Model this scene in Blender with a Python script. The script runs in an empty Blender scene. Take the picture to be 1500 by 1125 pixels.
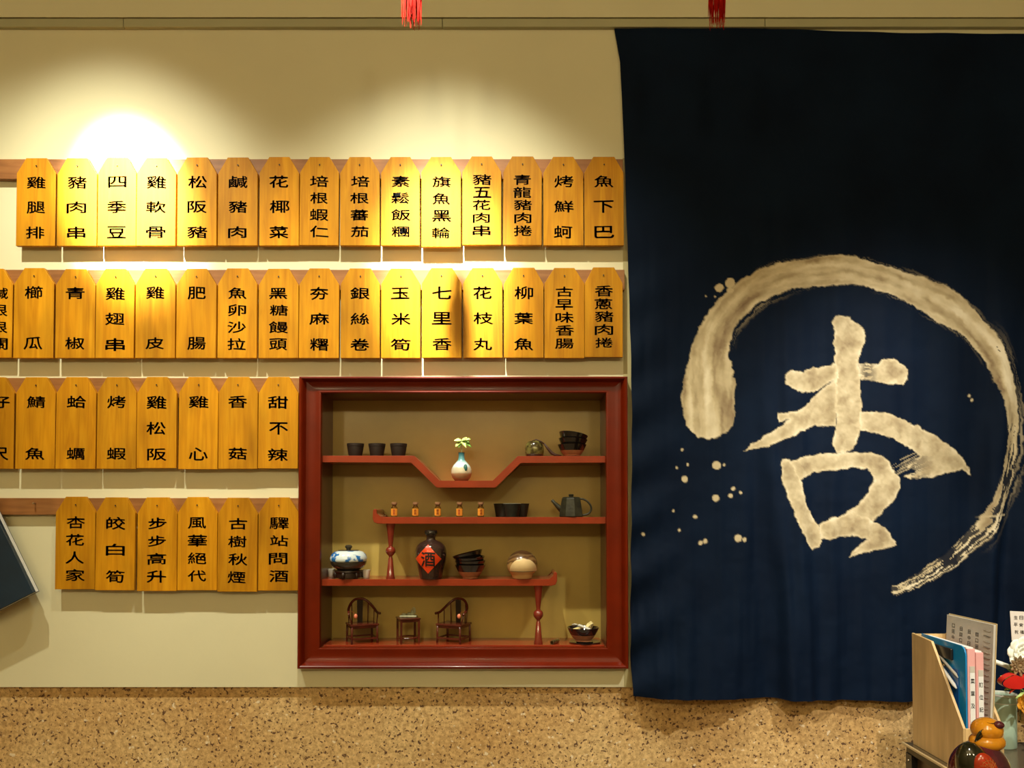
import bpy, bmesh, math, random
import numpy as np
from mathutils import Vector, Matrix
PI = math.pi
rnd = random.Random(7)
scene = bpy.context.scene
col = scene.collection
# ------------------------------------------------------------------ camera
FPX, CD, CZ = 1200.0, 2.4, 1.2
TH = math.radians(1.4)
SHY = (187.5 - FPX * math.tan(TH)) / 1500.0
cd = bpy.data.cameras.new('camera'); cam = bpy.data.objects.new('camera', cd); col.objects.link(cam)
cd.sensor_width = 36; cd.lens = 36 * FPX / 1500; cd.shift_y = SHY; cd.clip_start = .05
cam.location = (0, -CD, CZ); cam.rotation_euler = (PI / 2 + TH, 0, 0)
scene.camera = cam
# ------------------------------------------------------------------ world, lamps, exposure
w = bpy.data.worlds.new('world'); scene.world = w; w.use_nodes = True
w.node_tree.nodes['Background'].inputs[0].default_value = (1, .85, .6, 1)
w.node_tree.nodes['Background'].inputs[1].default_value = .05
vs = scene.view_settings
vs.view_transform = 'Standard'; vs.look = 'None'; vs.exposure = 0.0; vs.gamma = 1; vs.use_curve_mapping = False

def spot(name, loc, target, power, deg, blend, radius, color):
    l = bpy.data.lights.new(name, 'SPOT'); l.energy = power; l.color = color
    l.spot_size = math.radians(deg); l.spot_blend = blend; l.shadow_soft_size = radius
    o = bpy.data.objects.new(name, l); col.objects.link(o); o.location = loc
    o.rotation_euler = (Vector(target) - Vector(loc)).to_track_quat('-Z', 'Y').to_euler()
    return o
WARM = (1, .97, .76); MID = (1, .98, .84)
L1 = (-1.42, -1.12, 3.35); L2 = (-.34, -1.12, 3.35); L3 = (1.50, -1.75, 3.3)
spot('ceiling_spot_wide_one', L1, (-1.12, 0, .78), 165, 63, .7, .03, WARM)
spot('ceiling_spot_halo_one', L1, (-1.12, 0, 1.95), 90, 34, 1, .03, WARM)
spot('ceiling_spot_beam_one', L1, (-1.12, 0, 2.09), 2800, 15, 1, .03, MID)
spot('ceiling_spot_wide_two', L2, (-.14, 0, .70), 165, 60, .7, .03, WARM)
spot('ceiling_spot_halo_two', L2, (-.14, 0, 1.85), 80, 34, 1, .03, WARM)
spot('ceiling_spot_beam_two', L2, (-.20, 0, 1.87), 1600, 16, 1, .03, MID)
spot('ceiling_spot_wide_three', L3, (.95, 0, .72), 260, 41, 1, .03, MID)
spot('ceiling_spot_beam_three', L3, (.97, 0, 1.44), 260, 16, 1, .03, (1, .95, .84))
spot('desk_fill_spot', (.35, -3.1, 3.2), (1.20, -.60, .80), 300, 27, .9, .03, (1, .93, .80))  # unseen spot added to brighten the left-facing sides of the desk things
def area(name, loc, target, power, sx, sy, color):
    l = bpy.data.lights.new(name, 'AREA'); l.energy = power; l.color = color; l.shape = 'RECTANGLE'; l.size = sx; l.size_y = sy
    o = bpy.data.objects.new(name, l); col.objects.link(o); o.location = loc
    o.rotation_euler = (Vector(target) - Vector(loc)).to_track_quat('-Z', 'Y').to_euler()
    return o
area('room_fill_light', (-.3, -3.9, 3.1), (-.2, 0, 1.3), 9, 3.0, 1.2, (1, .77, .40))  # soft ambient fill added behind the camera, no fixture modelled
for px_, e_ in ((-1.6, 62), (-.25, 62), (1.3, 50)):
    l = bpy.data.lights.new('far_ceiling_lamp', 'POINT'); l.energy = e_; l.color = (1, .83, .47); l.shadow_soft_size = .12
    o = bpy.data.objects.new('far_ceiling_lamp', l); col.objects.link(o); o.location = (px_, -4.6, 2.6)

# ------------------------------------------------------------------ picture point -> place on a plane parallel to the wall
def R(px, py, Y=0.0):
    x = (px - 750) / FPX; y = (562.5 - py) / FPX + SHY * 1500 / FPX
    d = Vector((x, math.cos(TH) - y * math.sin(TH), math.sin(TH) + y * math.cos(TH)))
    t = (Y + CD) / d.y
    return Vector((0, -CD, CZ)) + d * t
def S(Y=0.0): return (CD + Y) / FPX

# ------------------------------------------------------------------ materials
def new_mat(name):
    m = bpy.data.materials.new(name); m.use_nodes = True
    nt = m.node_tree; return m, nt, nt.nodes['Principled BSDF']
def N(nt, t, **kw):
    n = nt.nodes.new(t)
    for k, v in kw.items():
        if k in n.inputs: n.inputs[k].default_value = v
        else: setattr(n, k, v)
    return n
def coords(nt, scale=(1, 1, 1), kind='Object'):
    tc = N(nt, 'ShaderNodeTexCoord'); mp = N(nt, 'ShaderNodeMapping'); mp.inputs['Scale'].default_value = scale
    nt.links.new(tc.outputs[kind], mp.inputs['Vector']); return mp
def ramp(nt, stops):
    r = N(nt, 'ShaderNodeValToRGB'); e = r.color_ramp.elements
    e[0].position, e[0].color = stops[0][0], (*stops[0][1], 1)
    e[1].position, e[1].color = stops[-1][0], (*stops[-1][1], 1)
    for p, c in stops[1:-1]:
        k = e.new(p); k.color = (*c, 1)
    return r
def sh(c, f): return tuple(min(1, x * f) for x in c)
MATS = {}
def pm(name, c, rough=.5, metal=0, coat=0, var=.12, scale=30, bump=0, trans=0, ior=1.5, bscale=None, spec=.5):
    if name in MATS: return MATS[name]
    m, nt, b = new_mat(name)
    b.inputs['Roughness'].default_value = rough; b.inputs['Metallic'].default_value = metal
    b.inputs['Coat Weight'].default_value = coat; b.inputs['Coat Roughness'].default_value = .08
    b.inputs['Transmission Weight'].default_value = trans; b.inputs['IOR'].default_value = ior
    b.inputs['Specular IOR Level'].default_value = spec
    mp = coords(nt); n = N(nt, 'ShaderNodeTexNoise', Scale=scale, Detail=4.0)
    nt.links.new(mp.outputs[0], n.inputs['Vector'])
    r = ramp(nt, [(.3, sh(c, 1 - var)), (.7, sh(c, 1 + var))])
    nt.links.new(n.outputs['Fac'], r.inputs[0]); nt.links.new(r.outputs[0], b.inputs['Base Color'])
    if bump:
        n2 = N(nt, 'ShaderNodeTexNoise', Scale=bscale or scale * 3, Detail=5.0); nt.links.new(mp.outputs[0], n2.inputs['Vector'])
        bp = N(nt, 'ShaderNodeBump', Strength=bump, Distance=.002)
        nt.links.new(n2.outputs['Fac'], bp.inputs['Height']); nt.links.new(bp.outputs[0], b.inputs['Normal'])
    MATS[name] = m; return m
def wood(name, dark, mid, light, stretch=(60, 60, 4), rough=.4, coat=0, spec=.5):
    m, nt, b = new_mat(name)
    b.inputs['Roughness'].default_value = rough; b.inputs['Coat Weight'].default_value = coat; b.inputs['Specular IOR Level'].default_value = spec
    tc = N(nt, 'ShaderNodeTexCoord'); oi = N(nt, 'ShaderNodeObjectInfo')
    add = N(nt, 'ShaderNodeVectorMath', operation='ADD'); mul = N(nt, 'ShaderNodeMath', operation='MULTIPLY'); mul.inputs[1].default_value = 37
    nt.links.new(oi.outputs['Random'], mul.inputs[0]); nt.links.new(tc.outputs['Object'], add.inputs[0]); nt.links.new(mul.outputs[0], add.inputs[1])
    mp = N(nt, 'ShaderNodeMapping'); mp.inputs['Scale'].default_value = stretch; nt.links.new(add.outputs[0], mp.inputs['Vector'])
    n = N(nt, 'ShaderNodeTexNoise', Scale=1.0, Detail=6.0, Distortion=.9); nt.links.new(mp.outputs[0], n.inputs['Vector'])
    r = ramp(nt, [(.25, dark), (.5, mid), (.75, light)]); nt.links.new(n.outputs['Fac'], r.inputs[0])
    mp2 = N(nt, 'ShaderNodeMapping'); mp2.inputs['Scale'].default_value = (14, 14, 5); nt.links.new(add.outputs[0], mp2.inputs['Vector'])
    n3 = N(nt, 'ShaderNodeTexNoise', Scale=1.0, Detail=2.0); nt.links.new(mp2.outputs[0], n3.inputs['Vector'])
    mr = N(nt, 'ShaderNodeMapRange'); mr.inputs['From Min'].default_value = .3; mr.inputs['From Max'].default_value = .7
    mr.inputs['To Min'].default_value = .8; mr.inputs['To Max'].default_value = 1.18
    nt.links.new(n3.outputs['Fac'], mr.inputs['Value'])
    hs = N(nt, 'ShaderNodeHueSaturation'); nt.links.new(r.outputs[0], hs.inputs['Color'])
    m2 = N(nt, 'ShaderNodeMath', operation='MULTIPLY_ADD'); m2.inputs[1].default_value = .22; m2.inputs[2].default_value = .89
    nt.links.new(oi.outputs['Random'], m2.inputs[0])
    m3 = N(nt, 'ShaderNodeMath', operation='MULTIPLY'); nt.links.new(m2.outputs[0], m3.inputs[0]); nt.links.new(mr.outputs[0], m3.inputs[1])
    nt.links.new(m3.outputs[0], hs.inputs['Value']); nt.links.new(hs.outputs[0], b.inputs['Base Color'])
    bp = N(nt, 'ShaderNodeBump', Strength=.12, Distance=.001); nt.links.new(n.outputs['Fac'], bp.inputs['Height']); nt.links.new(bp.outputs[0], b.inputs['Normal'])
    MATS[name] = m; return m
def banded(name, stops, axis='Z', rough=.3, coat=0, distort=0, nscale=30, lo=0, hi=1):
    """colour by height of the piece's own coordinates, with a wandering edge"""
    m, nt, b = new_mat(name); b.inputs['Roughness'].default_value = rough; b.inputs['Coat Weight'].default_value = coat
    tc = N(nt, 'ShaderNodeTexCoord'); sp = N(nt, 'ShaderNodeSeparateXYZ'); nt.links.new(tc.outputs['Object'], sp.inputs[0])
    n = N(nt, 'ShaderNodeTexNoise', Scale=nscale, Detail=2.0); nt.links.new(tc.outputs['Object'], n.inputs['Vector'])
    ma = N(nt, 'ShaderNodeMath', operation='MULTIPLY_ADD'); ma.inputs[1].default_value = distort; nt.links.new(n.outputs['Fac'], ma.inputs[0]); nt.links.new(sp.outputs[axis], ma.inputs[2])
    mr = N(nt, 'ShaderNodeMapRange'); mr.inputs['From Min'].default_value = lo + distort * .5; mr.inputs['From Max'].default_value = hi + distort * .5
    nt.links.new(ma.outputs[0], mr.inputs['Value'])
    r = ramp(nt, stops); nt.links.new(mr.outputs[0], r.inputs[0]); nt.links.new(r.outputs[0], b.inputs['Base Color'])
    MATS[name] = m; return m
def blotch(name, base, spotc, scale, lo, hi, rough=.3, coat=0, stretch=(1, 1, 1)):
    m, nt, b = new_mat(name); b.inputs['Roughness'].default_value = rough; b.inputs['Coat Weight'].default_value = coat
    mp = coords(nt, stretch); n = N(nt, 'ShaderNodeTexNoise', Scale=scale, Detail=3.0); nt.links.new(mp.outputs[0], n.inputs['Vector'])
    r = ramp(nt, [(lo, base), (hi, spotc)]); nt.links.new(n.outputs['Fac'], r.inputs[0]); nt.links.new(r.outputs[0], b.inputs['Base Color'])
    MATS[name] = m; return m

M_wall = pm('painted_plaster', (.70, .66, .44), .55, var=.03, scale=3, bump=.12, bscale=60)
M_room = pm('room_plaster', (.45, .38, .25), .8, var=.05, scale=3)
M_floor = pm('floor_tile', (.22, .15, .09), .4, var=.15, scale=5)
M_trunk = pm('grey_trunking_plastic', (.42, .41, .25), .45, var=.04, scale=8)
M_tab = wood('orange_varnished_wood', (.41, .155, .0015), (.52, .22, .003), (.60, .28, .007), (70, 70, 5), .5, .0, .2)
M_rail = wood('brown_rail_wood', (.20, .075, .018), (.27, .105, .027), (.33, .14, .04), (5, 60, 60), .45, .1)
M_ink = pm('black_brush_ink', (.008, .006, .004), .55, var=.1)
M_nail = pm('steel_nail', (.45, .4, .33), .3, metal=1, var=.05)
M_red = pm('red_lacquered_wood', (.27, .032, .009), .22, coat=.3, var=.12, scale=18, bump=.06, bscale=60)
M_frame = pm('frame_red_lacquer', (.13, .010, .0012), .3, coat=.04, spec=.22, var=.12, scale=18, bump=.06, bscale=60)
M_redd = pm('dark_red_lacquer', (.20, .024, .012), .15, coat=.8, var=.15, scale=20)
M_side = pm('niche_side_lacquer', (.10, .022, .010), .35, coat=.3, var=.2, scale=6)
M_back = pm('olive_tan_back_paint', (.45, .325, .085), .30, var=.14, scale=5, bump=.15, bscale=25)
M_bglaze = pm('black_glaze', (.010, .008, .007), .05, coat=1, var=.3, scale=60)
M_terra = pm('bare_terracotta', (.42, .16, .07), .7, var=.12, scale=80, bump=.2)
M_cup = pm('dark_brown_clay', (.018, .009, .005), .6, var=.2, scale=60, bump=.25, spec=.25)
M_cupg = pm('charcoal_clay', (.016, .015, .011), .45, var=.3, scale=50, bump=.3, spec=.3)
M_iron = pm('cast_iron_dark', (.028, .026, .014), .5, spec=.3, metal=0, var=.45, scale=45, bump=.5)
M_white = pm('white_porcelain', (.75, .75, .68), .15, coat=.5, var=.03)
M_bluew = blotch('blue_painted_porcelain', (.70, .80, .84), (.02, .16, .50), 42, .54, .60, .12, .5, (1, 1, 1.3))
M_dkglz = pm('dark_olive_glaze', (.05, .043, .03), .12, coat=.6, var=.25, scale=40)
M_ebony = pm('carved_dark_wood', (.022, .010, .006), .35, var=.3, scale=60, bump=.4)
M_rose = pm('rosewood', (.085, .014, .007), .25, coat=.3, var=.3, scale=40)
M_diamond = pm('red_paper_label', (.75, .055, .008), .35, coat=.4, var=.06)
M_jar = pm('brown_jar_glaze', (.035, .018, .013), .12, coat=.7, var=.4, scale=35)
M_tin = blotch('mottled_green_brown_glaze', (.05, .035, .012), (.17, .15, .04), 70, .42, .62, .18, .6)
M_cord = pm('dark_brown_cord', (.05, .018, .01), .6, var=.2, scale=90)
M_ball = banded('zebra_wood', [(0, (.50, .26, .09)), (.30, (.60, .34, .12)), (.50, (.42, .24, .085)), (.58, (.10, .045, .016)), (.66, (.26, .14, .05)), (.73, (.08, .035, .012)), (.82, (.16, .09, .035)), (.88, (.06, .028, .010)), (1, (.10, .05, .02))], 'Z', .25, .5, .040, 22, 0, .084)
M_pale = pm('pale_wood_face', (.72, .52, .26), .4, var=.08, scale=30)
M_cork = pm('cork', (.25, .11, .045), .8, var=.25, scale=200)
M_glass = pm('bottle_glass', (.95, .85, .6), .05, trans=1, ior=1.45, var=.01)
M_orange = pm('orange_label', (.80, .30, .03), .5, var=.08)
M_redink = pm('red_ink', (.45, .03, .01), .5, var=.05)
M_stone = pm('grey_green_stone', (.34, .34, .22), .5, var=.25, scale=90, bump=.3)
M_pink = pm('pink_bead', (.85, .25, .14), .25, coat=.5, var=.1)
M_steel = pm('scuffed_steel', (.35, .33, .26), .3, metal=1, var=.4, scale=60)
M_leaf = pm('pale_green_leaf', (.62, .78, .22), .45, var=.2, scale=40)
M_leafd = pm('green_leaf', (.22, .42, .07), .45, var=.3, scale=40)
M_stem = pm('brown_stem', (.25, .22, .08), .6)
M_holder = wood('pale_beech_board', (.50, .33, .14), (.58, .39, .17), (.66, .46, .21), (50, 50, 4), .45)
M_beige = pm('beige_edge_band', (.55, .42, .22), .5, var=.05)
M_desk = pm('dark_brown_laminate', (.085, .055, .035), .3, var=.15, scale=12)
M_desktop = pm('olive_brown_laminate', (.11, .08, .045), .22, var=.08, scale=12)
M_counter = pm('dark_counter', (.06, .04, .03), .3, var=.1)
M_blue = pm('bright_blue_plastic', (.008, .22, .50), .3, coat=.3, var=.05)
M_pinkf = pm('pink_folder', (.75, .38, .36), .4, var=.04)
M_paper = pm('white_paper', (.74, .74, .72), .6, var=.03)
M_greyp = pm('grey_printed_paper', (.50, .47, .40), .6, var=.05)
M_black = pm('black_plastic', (.015, .015, .015), .3, var=.1)
M_sage = pm('sage_green_enamel', (.40, .54, .42), .35, coat=.2, var=.04)
M_amber = blotch('amber_lacquer', (.72, .29, .012), (.42, .13, .008), 30, .5, .75, .08, .8)
M_purple = blotch('wine_purple_lacquer', (.10, .012, .02), (.045, .008, .02), 30, .4, .65, .06, .9)
M_blackl = pm('black_lacquer', (.010, .012, .005), .1, coat=.8, var=.2)
M_redl = pm('red_lacquer_panel', (.48, .035, .008), .15, coat=.7, var=.3, scale=60)
M_gold = pm('gold_line', (.62, .30, .09), .35, metal=.3, var=.1)
M_petal = pm('cream_white_petal', (.84, .85, .74), .8, var=.08)
M_dry = pm('dried_brown_petal', (.22, .14, .06), .8, var=.3, scale=90)
M_ribbon = pm('red_satin_ribbon', (.55, .018, .012), .3, coat=.3, var=.2, scale=20)
M_orangef = pm('orange_petal', (.75, .33, .02), .5, var=.15)
M_yellow = pm('yellow_print', (.80, .70, .05), .4, var=.05)
M_card = pm('blush_card', (.72, .66, .60), .6, var=.04)
M_navy = pm('navy_cover', (.010, .028, .052), .4, var=.25, scale=8, bump=.1)
M_tassel = pm('red_silk_thread', (.36, .006, .002), .8, var=.25, scale=60, spec=.08)
# granite-wash wainscot
def granite():
    m, nt, b = new_mat('speckled_stone_wash'); b.inputs['Roughness'].default_value = .75
    mp = coords(nt)
    n0 = N(nt, 'ShaderNodeTexNoise', Scale=2.6, Detail=3.0); nt.links.new(mp.outputs[0], n0.inputs['Vector'])
    r0 = ramp(nt, [(.35, (.56, .34, .125)), (.65, (.70, .49, .225))]); nt.links.new(n0.outputs['Fac'], r0.inputs[0])
    n1 = N(nt, 'ShaderNodeTexNoise', Scale=75.0, Detail=3.0, Roughness=.7); nt.links.new(mp.outputs[0], n1.inputs['Vector'])
    r1 = ramp(nt, [(.38, (.48, .42, .34)), (.62, (1.3, 1.36, 1.45))]); nt.links.new(n1.outputs['Fac'], r1.inputs[0])
    mx = N(nt, 'ShaderNodeMix', data_type='RGBA', blend_type='MULTIPLY'); mx.inputs[0].default_value = .55
    nt.links.new(r0.outputs[0], mx.inputs[6]); nt.links.new(r1.outputs[0], mx.inputs[7])
    v = N(nt, 'ShaderNodeTexNoise', Scale=120.0, Detail=2.5, Roughness=.5); nt.links.new(mp.outputs[0], v.inputs['Vector'])
    r2 = ramp(nt, [(.60, (0, 0, 0)), (.645, (.95, .95, .95))]); nt.links.new(v.outputs['Fac'], r2.inputs[0])
    mx2 = N(nt, 'ShaderNodeMix', data_type='RGBA'); nt.links.new(r2.outputs[0], mx2.inputs[0]); nt.links.new(mx.outputs[2], mx2.inputs[6]); mx2.inputs[7].default_value = (.09, .035, .015, 1)
    mp3 = N(nt, 'ShaderNodeMapping'); mp3.inputs['Location'].default_value = (5, 3, 8); nt.links.new(mp.outputs[0], mp3.inputs[0])
    v3 = N(nt, 'ShaderNodeTexNoise', Scale=60.0, Detail=1.0); nt.links.new(mp3.outputs[0], v3.inputs['Vector'])
    r3 = ramp(nt, [(.69, (0, 0, 0)), (.74, (.8, .8, .8))]); nt.links.new(v3.outputs['Fac'], r3.inputs[0])
    mx3 = N(nt, 'ShaderNodeMix', data_type='RGBA'); nt.links.new(r3.outputs[0], mx3.inputs[0]); nt.links.new(mx2.outputs[2], mx3.inputs[6]); mx3.inputs[7].default_value = (.85, .72, .5, 1)
    nt.links.new(mx3.outputs[2], b.inputs['Base Color'])
    bp = N(nt, 'ShaderNodeBump', Strength=.35, Distance=.003); nt.links.new(n1.outputs['Fac'], bp.inputs['Height']); nt.links.new(bp.outputs[0], b.inputs['Normal'])
    return m
M_granite = granite()

# ------------------------------------------------------------------ mesh helpers
def obj(name, bm, m, parent=None, smooth=False, kind=None, label=None):
    me = bpy.data.meshes.new(name)
    if isinstance(bm, bmesh.types.BMesh):
        bmesh.ops.recalc_face_normals(bm, faces=bm.faces[:]); bm.to_mesh(me); bm.free()
    else: me.from_pydata(bm[0], [], bm[1])
    if smooth:
        for p in me.polygons: p.use_smooth = True
        if smooth != 'all':
            try: me.set_sharp_from_angle(angle=math.radians(38))
            except Exception: pass
    me.materials.append(m)
    o = bpy.data.objects.new(name, me); col.objects.link(o)
    if parent: o.parent = parent
    if kind: o['kind'] = kind
    if label: o['label'] = label
    return o
def tag(o, label, cat, group=None):
    o['label'] = label; o['category'] = cat
    if group: o['group'] = group
    return o
def thing(name, label, cat, loc, rot=(0, 0, 0), group=None):
    o = bpy.data.objects.new(name, None); col.objects.link(o); o.location = loc; o.rotation_euler = rot; o.empty_display_size = .05
    return tag(o, label, cat, group)
def dup(root, loc, rot, label):
    r = root.copy(); col.objects.link(r); r.location = loc; r.rotation_euler = rot; r['label'] = label
    for ch in list(root.children):
        c = ch.copy(); col.objects.link(c); c.parent = r
        for g in list(ch.children):
            d = g.copy(); col.objects.link(d); d.parent = c
    return r
def nb(): return bmesh.new()
def box(bm, lo, hi, bev=0):
    lo, hi = Vector(lo), Vector(hi); c = (lo + hi) / 2; s = hi - lo
    r = bmesh.ops.create_cube(bm, size=1, matrix=Matrix.Translation(c) @ Matrix.Diagonal((s.x, s.y, s.z, 1)))
    if bev:
        es = list({e for v in r['verts'] for e in v.link_edges})
        bmesh.ops.bevel(bm, geom=es, offset=bev, segments=2, affect='EDGES', profile=.5)
    return bm
def lathe(bm, prof, seg=32, o=(0, 0, 0), cap=True, mat=None):
    rings = []
    for r, z in prof:
        rings.append([bm.verts.new((o[0] + r * math.cos(2 * PI * i / seg), o[1] + r * math.sin(2 * PI * i / seg), o[2] + z)) for i in range(seg)])
    for a, b in zip(rings, rings[1:]):
        for i in range(seg): bm.faces.new((a[i], a[(i + 1) % seg], b[(i + 1) % seg], b[i]))
    if cap:
        bm.faces.new(rings[0][::-1]); bm.faces.new(rings[-1])
    if mat:
        for rg in rings: bmesh.ops.transform(bm, matrix=mat, verts=rg)
    return bm
def tube(bm, pts, rad, seg=8):
    pts = [Vector(p) for p in pts]; n = len(pts)
    if not hasattr(rad, '__len__'): rad = [rad] * n
    rings = []; prev = None
    for i, p in enumerate(pts):
        t = (pts[min(i + 1, n - 1)] - pts[max(i - 1, 0)]).normalized()
        if prev is None: u = t.orthogonal().normalized()
        else:
            u = prev - t * prev.dot(t); u = u.normalized() if u.length > 1e-6 else t.orthogonal().normalized()
        prev = u; v = t.cross(u)
        rings.append([bm.verts.new(p + (u * math.cos(2 * PI * k / seg) + v * math.sin(2 * PI * k / seg)) * rad[i]) for k in range(seg)])
    for a, b in zip(rings, rings[1:]):
        for k in range(seg): bm.faces.new((a[k], a[(k + 1) % seg], b[(k + 1) % seg], b[k]))
    bm.faces.new(rings[0][::-1]); bm.faces.new(rings[-1]); return bm
def prism(bm, pts, a, b, axis='Y', bev=0):
    """polygon pts (2-D) extruded from a to b along axis"""
    def P(p, t): return {'Y': (p[0], t, p[1]), 'X': (t, p[0], p[1]), 'Z': (p[0], p[1], t)}[axis]
    A = [bm.verts.new(P(p, a)) for p in pts]; B = [bm.verts.new(P(p, b)) for p in pts]; n = len(pts)
    f = [bm.faces.new(A), bm.faces.new(B[::-1])]
    for i in range(n): f.append(bm.faces.new((A[i], B[i], B[(i + 1) % n], A[(i + 1) % n])))
    if bev:
        es = list({e for x in f for e in x.edges}); bmesh.ops.bevel(bm, geom=es, offset=bev, segments=2, affect='EDGES', profile=.5)
    return bm
def sphere(bm, c, r, sc=(1, 1, 1), seg=16):
    bmesh.ops.create_uvsphere(bm, u_segments=seg, v_segments=seg // 2 + 2, radius=r, matrix=Matrix.Translation(c) @ Matrix.Diagonal((*sc, 1))); return bm
def petal(bm, base, direc, up, L, W, cup=.25, n=5):
    """a thin cupped leaf / petal with thickness"""
    base = Vector(base); d = Vector(direc).normalized(); s = d.cross(Vector(up))
    s = s.normalized() if s.length > 1e-5 else d.orthogonal(); nn = s.cross(d).normalized(); rows = []
    for i in range(n + 1):
        t = i / n; wd = W * math.sin(PI * (t ** .8) * .94 + .06) ; c = base + d * L * t - nn * (L * cup * t * t)
        rows.append([bm.verts.new(c - s * wd * .5 + nn * W * .12), bm.verts.new(c), bm.verts.new(c + s * wd * .5 + nn * W * .12),
                     bm.verts.new(c - nn * L * .02)])
    for a, b in zip(rows, rows[1:]):
        for q in ((0, 1), (1, 2), (2, 3), (3, 0)): bm.faces.new((a[q[0]], a[q[1]], b[q[1]], b[q[0]]))
    bm.faces.new(rows[0][::-1]); bm.faces.new(rows[-1]); return bm
# glyphs (the built-in interface font)
GL = {}
def glyph(ch):
    if ch in GL: return GL[ch]
    cu = bpy.data.curves.new('g', 'FONT'); cu.body = ch; cu.resolution_u = 3
    o = bpy.data.objects.new('g', cu); col.objects.link(o)
    dg = bpy.context.evaluated_depsgraph_get(); me = bpy.data.meshes.new_from_object(o.evaluated_get(dg))
    v = np.array([x.co[:2] for x in me.vertices]); f = [tuple(p.vertices) for p in me.polygons]
    bpy.data.objects.remove(o); bpy.data.curves.remove(cu); bpy.data.meshes.remove(me)
    v[:, 1] += .05 * (1 - ((v[:, 0] - v[:, 0].mean()) / .5) ** 2)
    nv = len(v); sh_ = [(a * .013, c * .017) for a, c in ((1, 0), (-1, 0), (0, 1), (0, -1), (.7, .7), (-.7, .7), (.7, -.7), (-.7, -.7))]
    f = [tuple(k_ * nv + i for i in q) for k_ in range(len(sh_)) for q in f]; v = np.concatenate([v + np.array(q) for q in sh_])
    lo, hi = v.min(0), v.max(0); v = v - (lo + hi) / 2
    GL[ch] = (v, f, hi - lo); return GL[ch]
def lettering(items, y):
    """items: (char, cx, cz, width, height) -> flat ink on the plane y (facing -Y)"""
    V, F = [], []
    for ch, cx, cz, wd, ht in items:
        v, f, s = glyph(ch); b = len(V)
        kx = wd / max(s[0], .62); kz = ht / max(s[1], .62)
        V += [(cx + p[0] * kx, y, cz + p[1] * kz) for p in v]; F += [tuple(b + i for i in q) for q in f]
    return V, F

# ================================================================== SETTING
def struct(name, bm, m):
    o = obj(name, bm, m); o['kind'] = 'structure'; return o
XL, XR, YF, ZC, WT = -3.0, 3.2, -7.0, 3.5, .25
# niche opening (frame outer corners and inner edge)
FL, FT, FR_, FB = R(442, 554).x, R(680, 554).z, R(918, 760).x, R(680, 977).z
WS, WTOP, WBOT = .0615, .0465, .058            # visible rail widths
IL, IR, IT, IB = FL + WS, FR_ - WS, FT - WTOP, FB + WBOT
ZW = R(750, 1006.5).z
b = nb()
g = .012
def wallbox(x0, x1, z0, z1): box(b, (x0, 0, z0), (x1, WT, z1))
wallbox(XL, XR, IT + g, ZC); wallbox(XL, XR, ZW, IB - g)
wallbox(XL, IL - g, IB - g, IT + g); wallbox(IR + g, XR, IB - g, IT + g)
struct('wall_back', b, M_wall)
b = nb(); box(b, (XL, .014, 0), (XR, WT, ZW)); struct('trim_1', b, M_granite)
b = nb(); box(b, (XL, YF, -.05), (XR, WT, 0)); struct('floor', b, M_floor)
b = nb(); box(b, (XL, YF, ZC), (XR, WT, ZC + .05)); struct('ceiling', b, M_room)
b = nb(); box(b, (XL - .05, YF, 0), (XL, WT, ZC)); struct('wall_left', b, M_room)
b = nb(); box(b, (XR, YF, 0), (XR + .05, WT, ZC)); struct('wall_right', b, M_room)
b = nb(); box(b, (XL, YF - .05, 0), (XR, YF, ZC)); struct('wall_front', b, M_room)
# grey cable trunking under the cornice, in four lengths, and the ledge above it
zt, zb = R(750, 26.5, -.018).z, R(750, 38.5, -.018).z
xs = [XL, R(180, 30, -.018).x, R(648, 30, -.018).x, R(1121, 30, -.018).x, XR]
for i in range(4):
    b = nb(); box(b, (xs[i] + .0008, -.016, zb), (xs[i + 1] - .0008, 0, zt), .0015)
    struct('trim_%d' % (i + 2), b, M_trunk)
b = nb(); box(b, (XL, -.018, zt + .003), (XR, 0, ZC)); struct('trim_6', b, M_wall)
b = nb(); box(b, (R(912, 232).x, -.0015, ZW), (R(925, 232).x + .02, 0, R(912, 232).z)); struct('trim_7', b, pm('olive_edge_strip', (.46, .40, .20), .6, var=.04))

# ================================================================== RAILS
def rail(px0, px1, py0, py1, label):
    Y = -.018; a, c = R(px0, py0, Y), R(px1, py1, Y); x0 = max(a.x, XL + .02)
    o = thing('hanging_rail', label, 'rail', ((x0 + c.x) / 2, 0, c.z), group='brown rails the tablets hang from')
    b = nb(); h = (c.x - x0) / 2; box(b, (-h, -.018, 0), (h, 0, a.z - c.z), .001); obj('board', b, M_rail, o)
    return o
rails = [rail(-120, 912.5, 233, 262, 'long brown wooden rail carrying the top row of menu tablets'),
         rail(-120, 915, 395, 425, 'long brown wooden rail carrying the second row of tablets'),
         rail(-120, 441, 553.5, 583, 'brown wooden rail carrying the third row of tablets'),
         rail(-120, 441, 729.5, 754, 'brown wooden rail carrying the bottom row of tablets')]
def nail_bm(r=.0022, L=.006):
    return lathe(nb(), [(r * .5, 0), (r * .5, L * .7), (r, L * .75), (r, L)], 10, mat=Matrix.Rotation(PI / 2, 4, 'X'))
n_ = R(52, 737, -.018); nr = obj('nail', nail_bm(.003, .012), M_nail, rails[3]); nr.location = (n_.x - rails[3].location.x, -.018, n_.z - rails[3].location.z)

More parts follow.
